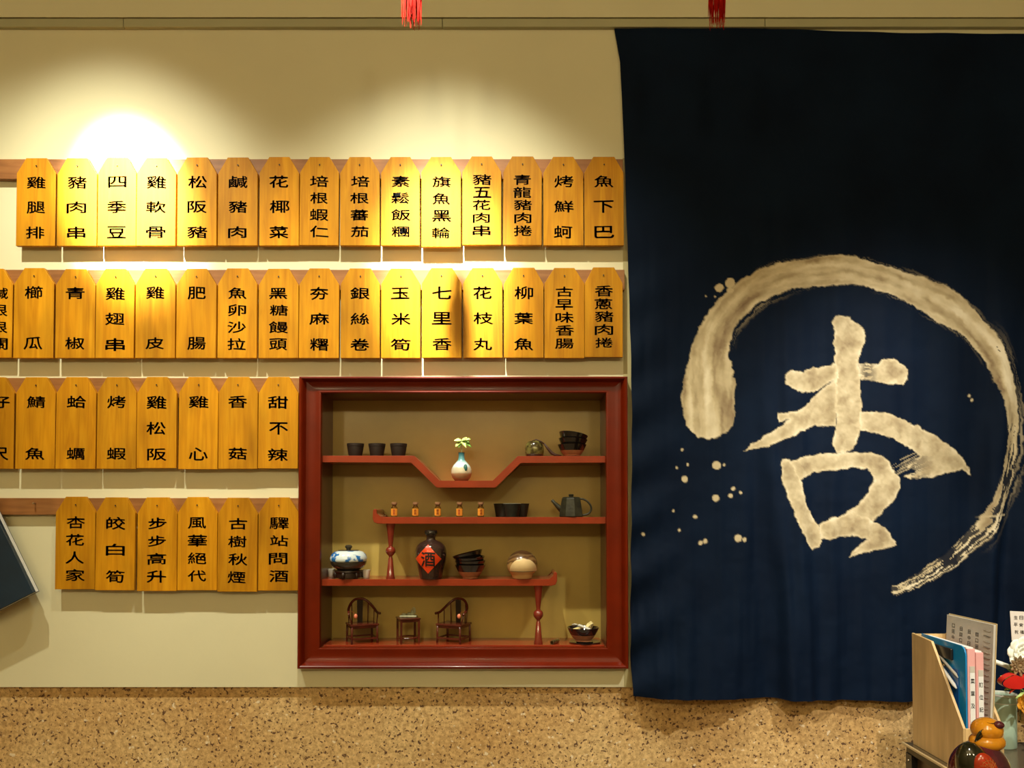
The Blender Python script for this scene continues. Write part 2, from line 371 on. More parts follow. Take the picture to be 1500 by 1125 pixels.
# ================================================================== TABLETS
rows = [
 (1, [(24.5,82.5,231.5,362.5,'雞腿排'),(84,142.7,231.5,362.5,'豬肉串'),(143.7,200.3,230.5,362,'四季豆'),(200.6,258.6,231,362,'雞軟骨'),(260,318,230.5,362,'松阪豬'),(319.4,377.8,230.5,362,'鹹豬肉'),(380,438.4,229.8,362,'花椰菜'),(439.4,497,229.8,361.5,'培根蝦仁'),(498,556.5,229.8,361.8,'培根蕃茄'),(558,615.2,229.8,361.8,'素鬆飯糰'),(617,675.3,229.8,364,'旗魚黑輪'),(677,734.5,229,361,'豬五花肉串'),(737,794,229,361.3,'青龍豬肉捲'),(795.5,854.5,229.5,361.8,'烤鮮蚵'),(855.5,913.5,229.5,361.8,'魚下巴')]),
 (2, [(-39,19.5,393.5,525.5,'鹹根根關'),(21,79.8,392.5,526,'櫛瓜'),(82,140.3,394,526,'青椒'),(141,197.6,393.5,526,'雞翅串'),(199,257.4,393,526,'雞皮'),(259,317.6,393.5,526,'肥腸'),(319.3,377,393,526,'魚卵沙拉'),(379,437.6,393.5,526,'黑糖饅頭'),(438.5,497.2,393,526,'夯麻糬'),(499,556.8,393,526,'銀絲卷'),(558.3,615.8,393,526,'玉米筍'),(618,676.4,392,525.5,'七里香'),(678.2,736,392,525.5,'花枝丸'),(738,796.3,392,525.5,'柳葉魚'),(797.3,856,392.3,526,'古早味香腸'),(856.2,912.3,391.5,524.5,'香蔥豬肉捲')]),
 (3, [(-38,21.5,552.5,687.5,'仔尺'),(24,82,552.5,687.5,'鯖魚'),(83,141.6,552.3,687.5,'蛤蠣'),(143,200.6,552.3,687.5,'烤蝦'),(201,259.2,552,686.5,'雞松阪'),(262.6,320,552,688,'雞心'),(320.4,377.8,552,687.5,'香菇'),(379,437.2,552,687,'甜不辣')]),
 (4, [(82,140,727.5,863,'杏花人家'),(141,198.5,728.5,864.5,'皎白筍'),(201.8,259.6,728.5,865.5,'步步高升'),(260.5,318.4,728,864.5,'風華絕代'),(319.6,377.6,729,866.5,'古樹秋煙'),(379,438,728.5,865,'驛站問酒')]),
]
ORD = 'first second third fourth fifth sixth seventh eighth ninth tenth eleventh twelfth thirteenth fourteenth fifteenth sixteenth'.split()
CEN = {2: (.272, .835), 3: (.28, .563, .85), 4: (.278, .467, .657, .845), 5: (.265, .408, .55, .695, .84)}
rowname = {1: 'top row', 2: 'second row', 3: 'third row', 4: 'bottom row'}
for rn, tabs in rows:
    for i, (x0, x1, y0, y1, txt) in enumerate(tabs):
        tilt = rnd.uniform(-.35, .35); th = rnd.uniform(.012, .0135)
        Yf = -.018 - .0006; Yface = Yf - th
        p = R((x0 + x1) / 2, y0, Yface); s = S(Yface)
        W, H = (x1 - x0) * s, (y1 - y0) * s
        if i == 0 and rn in (2, 3): lab = 'orange wooden menu tablet cut off by the left photo edge in the %s' % rowname[rn]
        else: lab = 'orange wooden menu tablet lettered %s, %s from the left in the %s' % (txt, ORD[i + (1 if rn == 4 else 0) * 0], rowname[rn])
        t = thing('menu_tablet', lab, 'menu tablet', (p.x, Yf, p.z - .012 * 2), (0, math.radians(tilt * .6), 0), 'wooden menu tablets on rails')
        z0 = .024; tw = 15 * s * rnd.uniform(.96, 1.04); ch = 23.5 * s * rnd.uniform(.97, 1.03)
        b = nb(); prism(b, [(-W / 2, z0 - H), (W / 2, z0 - H), (W / 2, z0 - ch), (tw, z0), (-tw, z0), (-W / 2, z0 - ch)], -th, 0, 'Y', .0009)
        obj('board', b, M_tab, t)
        n = len(txt)
        for c, fz in zip(txt, CEN[n]):
            hh = {2: 18.5, 3: 18.5, 4: 17.3, 5: 16}[n] * s
            wd = {2: 28, 3: 28.5, 4: 27.5, 5: 26.5}[n] * s
            it = (c, rnd.uniform(-.7, .9) * s + (0 if i or rn not in (2, 3) else 9 * s), z0 - fz * H, wd * rnd.uniform(.95, 1.04), hh * rnd.uniform(.95, 1.05))
            obj('character', lettering([it], -th - .0004), M_ink, t)
        na = obj('nail', nail_bm(.0021, .0025), M_black, t); na.location = (rnd.uniform(-.001, .001), -th, z0 - 12 * s)
print('tablets done')
# ================================================================== BANNER
def vnoise(x, y, seed=0):
    rs = np.random.RandomState(seed); T = rs.rand(256, 256)
    xi = np.floor(x).astype(int); yi = np.floor(y).astype(int); fx = x - xi; fy = y - yi
    fx = fx * fx * (3 - 2 * fx); fy = fy * fy * (3 - 2 * fy)
    a = T[xi % 256, yi % 256]; b_ = T[(xi + 1) % 256, yi % 256]; c = T[xi % 256, (yi + 1) % 256]; d = T[(xi + 1) % 256, (yi + 1) % 256]
    return (a * (1 - fx) + b_ * fx) * (1 - fy) + (c * (1 - fx) + d * fx) * fy
def fbm(x, y, seed=0, o=3):
    return sum(vnoise(x * 2 ** k, y * 2 ** k, seed + k) / 2 ** (k + 1) for k in range(o)) / (1 - .5 ** o)
def inpoly(px, py, P):
    ins = np.zeros(px.shape, bool); n = len(P)
    for i in range(n):
        x1, y1 = P[i]; x2, y2 = P[(i + 1) % n]
        if y1 == y2: continue
        c = ((y1 > py) != (y2 > py)) & (px < (x2 - x1) * (py - y1) / (y2 - y1) + x1); ins ^= c
    return ins
def dpoly(px, py, P):
    d = np.full(px.shape, 1e9); n = len(P)
    for i in range(n):
        x1, y1 = P[i]; x2, y2 = P[(i + 1) % n]; dx, dy = x2 - x1, y2 - y1; L = dx * dx + dy * dy + 1e-9
        t = np.clip(((px - x1) * dx + (py - y1) * dy) / L, 0, 1); d = np.minimum(d, np.hypot(px - x1 - t * dx, py - y1 - t * dy))
    return d
def interp(v, pts): return np.interp(v, [p[0] for p in pts], [p[1] for p in pts])
NU, NV = 430, 640
u = np.linspace(0, 1, NU); v = np.linspace(0, 1, NV); U, V = np.meshgrid(u, v)
ytop = interp(900 + U * 660, [(900, 38), (935, 38), (1090, 37.5), (1130, 41), (1300, 46.5), (1560, 49)])
ybot = interp(920 + U * 640, [(918, 1017), (960, 1020), (1130, 1022), (1335, 1027), (1560, 1036)])
PY = ytop + (ybot - ytop) * V
xl = interp(PY, [(38, 899.5), (60, 903.5), (90, 908.5), (150, 911.5), (260, 916), (500, 923), (620, 925), (950, 923), (1018, 926)])
PX = xl + (1562 - xl) * U
# folds
k = np.clip((PY - 250) / 700, 0, 1)
wob = fbm(PY / 330., PX / 500., 3) * 60
ax = PX + wob
def ridge(c, wd, slope=0): return np.exp(-(((ax - 30) - c - slope * (PY - 600)) / wd) ** 2)
D = .0022 * k * np.sin(ax / 17.) * fbm(PX / 90, PY / 300, 5) + .0052 * k * (fbm(PX / 34, PY / 520, 9) - .5) * 2
D += .008 * k * (ridge(1118, 16, .07) + .7 * ridge(1150, 14, .05) + .5 * ridge(1300, 18, .02) + .5 * ridge(1220, 12, -.03))
D += .010 * np.clip((PY - 420) / 400, 0, 1) * (ridge(1465, 20, -.10) + .8 * ridge(1530, 24, -.08) - .6 * ridge(1495, 16, -.1))
D += .0035 * (1 - np.clip((PX - 915) / 90, 0, 1)) * np.sin(PY / 13. + PX / 25.) * k
D += .0005 * (fbm(PX / 30, PY / 30, 21) - .5) * 2 * (.3 + k)
base = .006 + .012 * np.clip((PY - 60) / 500, 0, 1)
corner = .030 * np.clip((PY - 780) / 240, 0, 1) ** 1.3 * np.exp(-((PX - 1010) / 70.) ** 2)
toppin = .0015 * np.cos(PX / 17.) * np.clip(1 - (PY - 38) / 60, 0, 1)
D = D * 3.6
Yc = -(base + D + corner + toppin + .002)
Yc = np.minimum(Yc, -.0055)
# paint
jx = PX + (fbm(PX / 7, PY / 7, 31) - .5) * 5 + (fbm(PX / 2.5, PY / 2.5, 36) - .5) * 2
jy = PY + (fbm(PX / 7, PY / 7, 41) - .5) * 5 + (fbm(PX / 2.5, PY / 2.5, 46) - .5) * 2
paint = np.zeros_like(PX); tone = np.full_like(PX, .5)
def TB(P): return [(1060 + x / 2.8125, 440 + y / 2.8125) for x, y in P]
strokes = [
 [(440,95),(455,75),(475,65),(515,72),(545,95),(572,125),(578,170),(570,190),(558,215),(550,250),(555,330),(560,430),(565,475),(555,540),(545,580),(525,615),(490,632),(455,630),(442,590),(450,540),(458,500),(450,420),(452,330),(452,250),(448,180),(450,130)],
 [(242,335),(250,310),(270,293),(325,300),(330,288),(460,265),(462,325),(420,350),(370,375),(320,385),(285,372),(250,352)],
 [(550,262),(600,262),(625,265),(650,248),(690,241),(730,265),(752,290),(750,325),(735,352),(690,350),(640,340),(600,335),(552,325)],
 [(462,322),(452,520),(410,522),(375,512),(330,535),(270,565),(180,600),(80,620),(115,592),(180,550),(240,510),(260,495),(222,503),(213,485),(218,468),(260,462),(300,458),(340,425),(380,385),(420,355)],
 [(555,465),(580,458),(640,462),(720,490),(800,520),(860,555),(940,610),(985,655),(1010,695),(1015,720),(1000,716),(978,692),(945,708),(915,712),(850,733),(780,735),(735,728),(790,700),(755,688),(748,670),(805,642),(760,610),(690,575),(620,548),(555,535)],
 [(225,680),(235,655),(265,660),(275,680),(300,720),(315,780),(330,840),(365,900),(385,940),(397,990),(385,1015),(355,1025),(330,1000),(300,930),(260,830),(235,760)],
 [(265,665),(340,642),(430,632),(520,628),(600,628),(640,640),(670,670),(695,710),(718,740),(715,780),(690,820),(650,860),(640,880),(600,915),(560,925),(500,935),(470,890),(520,865),(550,840),(590,790),(610,740),(600,710),(580,697),(520,690),(440,700),(360,712),(300,745)],
 [(380,925),(430,898),(480,888),(530,870),(600,905),(655,935),(670,960),(695,990),(698,1005),(640,1025),(560,1042),(510,1060),(530,1030),(560,1000),(590,985),(540,972),(480,970),(430,985),(395,985)],
]
def region(P, m=30):
    xs_, ys_ = [p[0] for p in P], [p[1] for p in P]
    return (PX > min(xs_) - m) & (PX < max(xs_) + m) & (PY > min(ys_) - m) & (PY < max(ys_) + m)
def put(mask, cov, tn):
    old = paint[mask]; up = cov > .02
    tone[mask] = np.where(up, tone[mask] * (1 - cov) + tn * cov, tone[mask])
    paint[mask] = np.maximum(old, cov)
for si, P in enumerate(strokes):
    P = TB(P); mk = region(P); x, y = jx[mk], jy[mk]
    d = dpoly(x, y, P); d = np.where(inpoly(x, y, P), d, -d)
    cov = np.clip(d / 1.6 + .5, 0, 1)
    if si == 2:
        dry = np.clip(1 - np.abs(x - 1268) / 14, 0, 1); hair = vnoise(y / 1.3, x / 9, 77)
        cov = cov * (1 - .75 * dry * (hair > .35))
    if si in (4,):
        dry = np.clip((1368 - x) / 45, 0, 1) * (y > 668); cov = cov * (1 - dry * (vnoise((y + x * .35) / 1.6, x / 30, 78) > .5))
    rim = np.exp(-np.clip(d, 0, 99) / 3.0)
    tn = .46 + .28 * rim + .55 * (fbm(x / 14, y / 14, 50 + si) - .5) + .22 * (fbm(x / 4, y / 4, 60 + si) - .5)
    put(mk, cov * (.90 + .1 * rim), tn)
# dry brush hairs between the right sweep and the box
mk = (PX > 1290) & (PX < 1350) & (PY > 660) & (PY < 705)
x, y = PX[mk], PY[mk]; q = y - (704 - (x - 1290) * .42)
hair = (vnoise(q / 1.5, x / 25, 81) > .62) & (q > -22) & (q < 3)
put(mk, hair * .55 * np.clip((x - 1292) / 20, 0, 1), np.full(x.shape, .45))
# the ring
C = [(1039,606,74,0,0),(1038,560,76,0,0),(1040,515,56,0,0),(1052,478,46,0,.1),(1078,445,43,0,.2),(1116,418,42,0,.1),(1165,403,40,0,0),(1230,397,42,0,0),(1272,403,38,0,0),(1333,423,42,0,0),(1386,450,50,.1,.2),(1425,482,38,.1,.4),(1450,515,32,.2,.4),(1464,549,27,.25,.5),(1476,589,23,.3,.5),(1479,613,22,.35,.5),(1479,653,18,.4,.5),(1474,683,22,.5,.5),(1468,707,26,.62,.5),(1460,728,24,.45,.5),(1447,757,26,.55,.5),(1431,781,24,.6,.5),(1399,813,24,.58,.5),(1372,832,22,.58,.5),(1338,853,18,.62,.5),(1308,864,14,.66,.5)]
cp = np.array(C, float)
def cr(P, n=10):
    out = []
    for i in range(len(P) - 1):
        p0, p1, p2, p3 = P[max(i - 1, 0)], P[i], P[i + 1], P[min(i + 2, len(P) - 1)]
        for t in np.arange(n) / n: out.append(.5 * ((2 * p1) + (-p0 + p2) * t + (2 * p0 - 5 * p1 + 4 * p2 - p3) * t * t + (-p0 + 3 * p1 - 3 * p2 + p3) * t ** 3))
    out.append(P[-1]); return np.array(out)
cl = cr(cp); L = np.concatenate([[0], np.cumsum(np.hypot(*np.diff(cl[:, :2], axis=0).T))])
mk = (PX > 985) & (PX < 1530) & (PY > 355) & (PY < 890)
x, y = jx[mk], jy[mk]
best = np.full(x.shape, 1e9); sd = np.zeros_like(x); ss = np.zeros_like(x); ww = np.ones_like(x); dr = np.zeros_like(x)
for i in range(len(cl) - 1):
    a, c = cl[i], cl[i + 1]; dx, dy = c[0] - a[0], c[1] - a[1]; ll = dx * dx + dy * dy + 1e-9
    t = np.clip(((x - a[0]) * dx + (y - a[1]) * dy) / ll, 0, 1); ex, ey = x - a[0] - t * dx, y - a[1] - t * dy
    dd = np.hypot(ex, ey); m_ = dd < best
    best = np.where(m_, dd, best); sd = np.where(m_, (ex * dy - ey * dx) / math.sqrt(ll), sd)
    ss = np.where(m_, L[i] + t * (L[i + 1] - L[i]), ss); ww = np.where(m_, a[2] + t * (c[2] - a[2]), ww); dr = np.where(m_, a[3] + t * (c[3] - a[3]), dr)
edge = ww / 2 * (1 + .10 * (fbm(ss / 22, np.sign(sd) * 3 + 9, 90) - .5) * 2) - best
cov = np.clip(edge / 1.8 + .5, 0, 1)
streak = vnoise(sd / 1.6 + 50, ss / 60, 93); patch = fbm(ss / 26, sd / 30 + 7, 95)
dryc = np.where(streak * .55 + patch * .6 > dr * .98 + .05, 1.0, .03 + .16 * streak * (patch > .45))
cov = cov * np.where(dr > .02, dryc, 1)
# faint dry fringe outside the ring's right side, inside its left shoulder
fr = np.clip(1 - np.abs(sd - (ww / 2 + 6)) / 9, 0, 1) * np.clip((ss - 560) / 120, 0, 1) * np.clip((900 - ss) / 150, 0, 1)
fl = np.clip(1 - np.abs(sd + (ww / 2 + 4)) / 8, 0, 1) * np.clip(1 - np.abs(ss - 185) / 90, 0, 1)
fo = np.clip(1 - np.abs(np.abs(sd) - ww / 2 - 1.5) / 4, 0, 1) * ((ss > 220) & (ss < 640)) * .5
for f_ in (fr, fl, fo):
    cov = np.maximum(cov, .5 * f_ * np.clip((vnoise(sd / 1.3 + 80, ss / 40, 97) - .5) * 5, 0, 1))
tn = .44 + .75 * (fbm(sd / 9 + 30, ss / 50, 98) - .5) + .25 * np.exp(-((sd - 6) / 7) ** 2) + .16 * np.exp(-np.clip(edge, 0, 99) / 3) + .25 * (fbm(x / 14, y / 14, 99) - .5)
put(mk, cov, tn)
dots = [(322,738,12),(222,782,9),(319,843,9),(374,813,5),(396,826,3.5),(365,835,6),(184,884,3),(256,902,5),(204,943,3),(272,985,5.5),(287,979,6.5),(388,970,10),(408,973,5.5),(90,957,4.5),(213,690,3),(232,737,3.2),(197,747,2.5),(345,737,3.2),(365,163,15),(331,178,12),(366,186,9),(1122,520,3.3),(1131,532,3.3),(317,205,2),(290,204,2)]
for dxp, dyp, r in dots:
    cx, cy, r = 900 + dxp / 2.163, 340 + dyp / 2.163, r / 2.163 + .5
    mk = (np.abs(PX - cx) < r + 6) & (np.abs(PY - cy) < r + 6)
    x, y = jx[mk] * .5 + PX[mk] * .5, jy[mk] * .5 + PY[mk] * .5
    put(mk, np.clip((r - np.hypot(x - cx, y - cy)) / 1.2 + .5, 0, 1), np.full(x.shape, .55))
mk = (PX > 1426) & (PX < 1470) & (PY > 748) & (PY < 762)
put(mk, .8 * np.clip(1.3 - np.abs(PY[mk] - (757.5 - (PX[mk] - 1430) * .09)) / 1.6, 0, 1) * np.clip((PX[mk] - 1425) / 20, 0, 1), np.full(PX[mk].shape, .7))
# vertices
x_ = (PX - 750) / FPX; y_ = (562.5 - PY) / FPX + SHY * 1500 / FPX
dY = math.cos(TH) - y_ * math.sin(TH); dZ = math.sin(TH) + y_ * math.cos(TH); t_ = (CD - .012) / dY
VX = x_ * t_; VZ = CZ + dZ * t_
bz = float(VZ[-1, 0]); bx = float(VX.mean())
verts = np.stack([(VX - bx).ravel(), Yc.ravel(), (VZ - bz).ravel()], 1)
idx = np.arange(NU * NV).reshape(NV, NU)
quads = np.stack([idx[:-1, :-1].ravel(), idx[1:, :-1].ravel(), idx[1:, 1:].ravel(), idx[:-1, 1:].ravel()], 1)
me = bpy.data.meshes.new('cloth_banner')
me.vertices.add(len(verts)); me.vertices.foreach_set('co', verts.ravel().astype(np.float32))
me.loops.add(quads.size); me.loops.foreach_set('vertex_index', quads.ravel().astype(np.int32))
me.polygons.add(len(quads)); me.polygons.foreach_set('loop_start', (np.arange(len(quads)) * 4).astype(np.int32))
me.update(); me.validate(); me.polygons.foreach_set('use_smooth', np.ones(len(quads), bool))
at = me.color_attributes.new('dye', 'FLOAT_COLOR', 'POINT')
at.data.foreach_set('color', np.stack([paint.ravel(), tone.ravel(), tone.ravel() * 0, tone.ravel() * 0 + 1], 1).ravel().astype(np.float32))
m, nt, bs = new_mat('navy_dyed_cotton'); bs.inputs['Roughness'].default_value = .7; bs.inputs['Specular IOR Level'].default_value = .08
bs.inputs['Sheen Weight'].default_value = .0
an = N(nt, 'ShaderNodeAttribute', attribute_name='dye'); sp = N(nt, 'ShaderNodeSeparateColor'); nt.links.new(an.outputs['Color'], sp.inputs[0])
mp = coords(nt, (1, 1, 1)); n = N(nt, 'ShaderNodeTexNoise', Scale=5.0, Detail=5.0); nt.links.new(mp.outputs[0], n.inputs['Vector'])
rn_ = ramp(nt, [(.3, (.0018, .0058, .0175)), (.7, (.0032, .0098, .027))]); nt.links.new(n.outputs['Fac'], rn_.inputs[0])
rt = ramp(nt, [(.15, (.20, .13, .075)), (.38, (.43, .34, .20)), (.6, (.62, .52, .33)), (.85, (.80, .71, .52))]); nt.links.new(sp.outputs['Green'], rt.inputs[0])
mx = N(nt, 'ShaderNodeMix', data_type='RGBA'); nt.links.new(sp.outputs['Red'], mx.inputs[0]); nt.links.new(rn_.outputs[0], mx.inputs[6]); nt.links.new(rt.outputs[0], mx.inputs[7])
nt.links.new(mx.outputs[2], bs.inputs['Base Color'])
wv = N(nt, 'ShaderNodeTexNoise', Scale=420.0, Detail=1.0); nt.links.new(mp.outputs[0], wv.inputs['Vector'])
bp = N(nt, 'ShaderNodeBump', Strength=.25, Distance=.0006); nt.links.new(wv.outputs['Fac'], bp.inputs['Height']); nt.links.new(bp.outputs[0], bs.inputs['Normal'])
me.materials.append(m)
ban = bpy.data.objects.new('cloth_banner', me); col.objects.link(ban); ban.location = (bx, 0, bz)
tag(ban, 'large navy cloth banner with a bleached brushed ring and 杏 character', 'banner')
print('banner done')
# ================================================================== NICHE
YB = .142
ni = thing('display_niche', 'red lacquered wooden display niche with stepped shelves set into the wall', 'display niche', (0, 0, FB))
def nz(z): return z - FB
prof = [(0, 0), (0, -.030), (.04, -.036), (.12, -.037), (.17, -.035), (.21, -.030), (.30, -.0185), (.42, -.0155), (.62, -.015), (.82, -.0155), (.92, -.017), (.98, -.0155), (1.0, -.012), (1.0, .0)]
def frame_rail(name, side):
    b = nb(); A, B = [], []
    for t, y in prof:
        l, r, tp, bt = FL + WS * t, FR_ - WS * t, FT - WTOP * t, FB + WBOT * t
        P = {'top': ((l, tp), (r, tp)), 'bottom': ((l, bt), (r, bt)), 'left': ((l, tp), (l, bt)), 'right': ((r, tp), (r, bt))}[side]
        A.append(b.verts.new((P[0][0], y, nz(P[0][1])))); B.append(b.verts.new((P[1][0], y, nz(P[1][1]))))
    n = len(A)
    for i in range(n): b.faces.new((A[i], A[(i + 1) % n], B[(i + 1) % n], B[i]))
    b.faces.new(A[::-1]); b.faces.new(B)
    return obj(name, b, M_frame, ni, smooth=True)
frame_rail('top_rail', 'top'); frame_rail('bottom_rail', 'bottom'); frame_rail('side_rail', 'left'); frame_rail('side_rail', 'right')
b = nb(); box(b, (IL - .01, YB, nz(IB) - .01), (IR + .01, YB + .008, nz(IT) + .01)); obj('back_panel', b, M_back, ni, label='olive tan painted back panel')
for x0, x1 in ((IL - .008, IL), (IR, IR + .008)):
    b = nb(); box(b, (x0, 0.001, nz(IB)), (x1, YB, nz(IT))); obj('side_panel', b, M_side, ni)
b = nb(); box(b, (IL - .008, 0.001, nz(IT)), (IR + .008, YB, nz(IT) + .008)); obj('top_panel', b, M_side, ni)
b = nb(); box(b, (IL - .008, -.006, nz(IB) - .008), (IR + .008, YB, nz(IB)), .001)
box(b, (IL + .006, .006, nz(IB)), (IR - .004, YB, nz(IB) + .005), .001); obj('base_board', b, M_red, ni)
ZF = IB + .005
YS = .004
def shelf_line(pts, th=9.6):
    return [(R(x, y, YS).x, nz(R(x, y, YS).z)) for x, y in pts]
def shelf(pts, name='shelf', th=.0195, yb=YB):
    T = shelf_line(pts); T[0] = (IL, T[0][1]) if abs(T[0][0] - IL) < .03 else T[0]; T[-1] = (IR, T[-1][1]) if abs(T[-1][0] - IR) < .03 else T[-1]
    # lower outline: parallel offset
    Bt = []
    for i, p in enumerate(T):
        a = Vector(T[max(i - 1, 0)]); c = Vector(T[min(i + 1, len(T) - 1)]); pv = Vector(p)
        n1 = (pv - a); n2 = (c - pv)
        def nrm(q): return Vector((q.y, -q.x)).normalized() if q.length > 1e-9 else None
        l = [q for q in (nrm(n1), nrm(n2)) if q is not None]; nn = sum(l, Vector((0, 0))).normalized()
        Bt.append(tuple(pv + nn * th / max(.3, nn.dot(l[0]))))
    b = nb(); prism(b, T + Bt[::-1], YS, yb, 'Y', .0008); return b
obj('shelf', shelf([(474, 667.5), (606.5, 667.5), (643.5, 704.5), (722, 704.5), (758.5, 668), (887, 668)]), M_red, ni)
b = shelf([(552, 757.5), (887, 757.5)])
def curl(b, pts, wd):
    """upturned scroll end"""
    P = [(R(x, y, YS).x, nz(R(x, y, YS).z)) for x, y in pts]; prism(b, P, YS - .0005, YB - .002, 'Y', .0015)
curl(b, [(553, 767), (547.5, 765), (545.8, 759), (546.5, 750), (546.5, 747), (549.5, 745.2), (552, 747), (551.5, 752.5), (556, 756.5), (560, 758), (560, 767)], 1)
obj('shelf', b, M_red, ni)
b = shelf([(474, 848.5), (808, 848.5)])
curl(b, [(803, 849), (807, 847.5), (811, 844), (811, 840), (813, 837.5), (816, 839.5), (816, 851), (814, 856.5), (808, 858.2), (803, 858.2)], 1)
obj('shelf', b, M_red, ni)
Z1 = R(750, 667.8, YS).z; Z1b = R(750, 704.5, YS).z; Z2 = R(750, 757.5, YS).z; Z3 = R(750, 848.5, YS).z
def post2(px, ztop, zbot):
    Yp = .022; X = R(px, 850, Yp).x; H = ztop - zbot; s = S(Yp) * 1.12; b = nb()
    pr = [(5.8, 0), (6.0, .015), (5.2, .06), (2.9, .37), (2.3, .385), (2.3, .41), (4.5, .44), (6.3, .475), (6.6, .50), (6.3, .535), (5, .565), (3, .58), (2.7, .60), (3.2, .65), (5.4, .93), (6.0, .96), (6.2, 1)]
    lathe(b, [(r * s, t * H) for r, t in pr], 20, (X, Yp, nz(zbot))); return obj('turned_post', b, M_redd, ni, smooth=True)
post2(572, Z2 - .0195, Z3); post2(788.5, Z3 - .0195, ZF)
def P3(px, Z, Y): return Vector((R(px, 700, Y).x, Y, Z))

# ---------- shelf things
EPS = .0004
# three clay cups
def cup_proto(m, label, loc, wtop, wbot, h, group):
    t = thing('clay_cup', label, 'cup', loc, group=group)
    b = nb(); lathe(b, [(wbot * .9, 0), (wbot, .001), (wtop, h - .001), (wtop * .985, h), (wtop * .93, h - .001), (wbot * .9, .006), (.001, .005)], 28, cap=True); obj('cup_body', b, m, t, smooth=True)
    b = nb(); lathe(b, [(wtop * .965 + .0002, h * .80), (wtop * .975 + .0006, h * .815), (wtop * .98 + .0003, h * .84)], 28, cap=False); obj('rim_groove', b, m, t, smooth=True)
    return t
Y = .035; s = S(Y)
c0 = cup_proto(M_cup, 'dark brown clay cup at the left end of the top shelf', P3(520.5, Z1 + EPS, Y), 12.6 * s, 9.6 * s, 18.8 * s, 'dark brown clay cups on the top shelf')
dup(c0, P3(552, Z1 + EPS, Y + .004), (0, 0, .4), 'dark brown clay cup between two others on the top shelf')
dup(c0, P3(583.7, Z1 + EPS, Y + .002), (0, 0, 1.2), 'dark brown clay cup nearest the shelf step, third from the left')
# sprig vase
Y = .030; s = S(Y)
va = thing('bud_vase', 'small round cream and teal bud vase in the lowered middle of the shelf', 'vase', P3(676, Z1b + EPS, Y))
M_vase = banded('dripped_vase_glaze', [(0, (.40, .17, .08)), (.24, (.48, .24, .12)), (.30, (.68, .60, .42)), (.44, (.66, .60, .44)), (.50, (.76, .86, .86)), (.64, (.60, .80, .82)), (.74, (.12, .34, .36)), (1, (.02, .10, .12))], 'Z', .12, .6, .006, 60, 0, 42 * s)
b = nb(); lathe(b, [(x * s, z * s) for x, z in [(7, 0), (9.5, .5), (13.5, 5), (15.2, 11), (15, 17), (12, 23), (8, 27.5), (5, 31), (4.3, 36), (4.7, 41.5), (5, 42), (4.2, 42), (3.6, 38), (3.4, 30)]], 32); obj('vase_body', b, M_vase, va, smooth=True)
b = nb(); sphere(b, (6.5 * s, -12.9 * s, 19 * s), 3.2 * s, (.9, .5, 1.6)); obj('teal_drip', b, pm('teal_glaze', (.03, .16, .16), .12, coat=.6), va, smooth='all')
sg = thing('leafy_sprig', 'pale green sprig of pointed leaves standing in the bud vase', 'sprig', P3(676, Z1b + 33 * s, Y))
b = nb(); tube(b, [(0, 0, -3 * s), (.3 * s, 0, 10 * s), (-.3 * s, 0, 20 * s), (.5 * s, 0, 27 * s)], [.8 * s, .7 * s, .6 * s, .5 * s], 6); obj('stem', b, M_stem, sg, smooth='all')
for (dx, dy, dz, L_, W_, mm) in [(-1, -.5, .1, 11, 7, 0), (1, -.4, .30, 13, 7, 0), (1, -.45, -.55, 17, 7, 1), (-.9, -.5, -.75, 13, 7, 0), (-.5, -.6, -1, 12, 5.5, 1), (.55, -.8, -.75, 14, 7, 0), (.4, -.5, .2, 10, 6, 0), (.9, -.5, -.1, 12, 6, 1)]:
    b = nb(); petal(b, (.5 * s, 0, 27 * s), (dx, dy, dz), (0, -1, .6), L_ * s, W_ * s, .3); obj('leaf', b, (M_leaf, M_leafd)[mm], sg, smooth='all')
# mottled round pot with cord
Y = .05; s = S(Y)
po = thing('round_pot', 'round mottled green brown pot beside the stacked bowls on the top shelf', 'pot', P3(783, Z1 + EPS, Y))
b = nb(); lathe(b, [(x * s, z * s) for x, z in [(9, 0), (12, 1), (13.8, 6), (14, 13), (12.5, 19), (9, 22.5), (4, 23.6), (.3, 23.8)]], 28); obj('pot_body', b, M_tin, po, smooth=True)
b = nb(); lathe(b, [(x * s, z * s) for x, z in [(9.3, -.0), (12.2, .8), (13.4, 3.2), (12.9, 3.6), (9, 3)]], 28); obj('foot_band', b, M_dkglz, po, smooth=True)
b = nb(); tube(b, [(-4 * s, -6 * s, 22.5 * s), (2 * s, -6 * s, 24.8 * s), (9 * s, -7 * s, 22 * s), (15 * s, -7 * s, 17.5 * s)], [.7 * s, .9 * s, 1 * s, 1.2 * s], 6)
tube(b, [(14 * s, -7 * s, 18.5 * s), (19 * s, -7 * s, 12 * s), (25 * s, -7 * s, 5 * s), (30 * s, -7 * s, 2.2 * s), (39 * s, -7 * s, 1.2 * s)], [1.3 * s, 1.8 * s, 2.4 * s, 2 * s, .9 * s], 8)
obj('brown_strap', b, M_cord, po, smooth='all', label='dark brown strap hanging to the right')
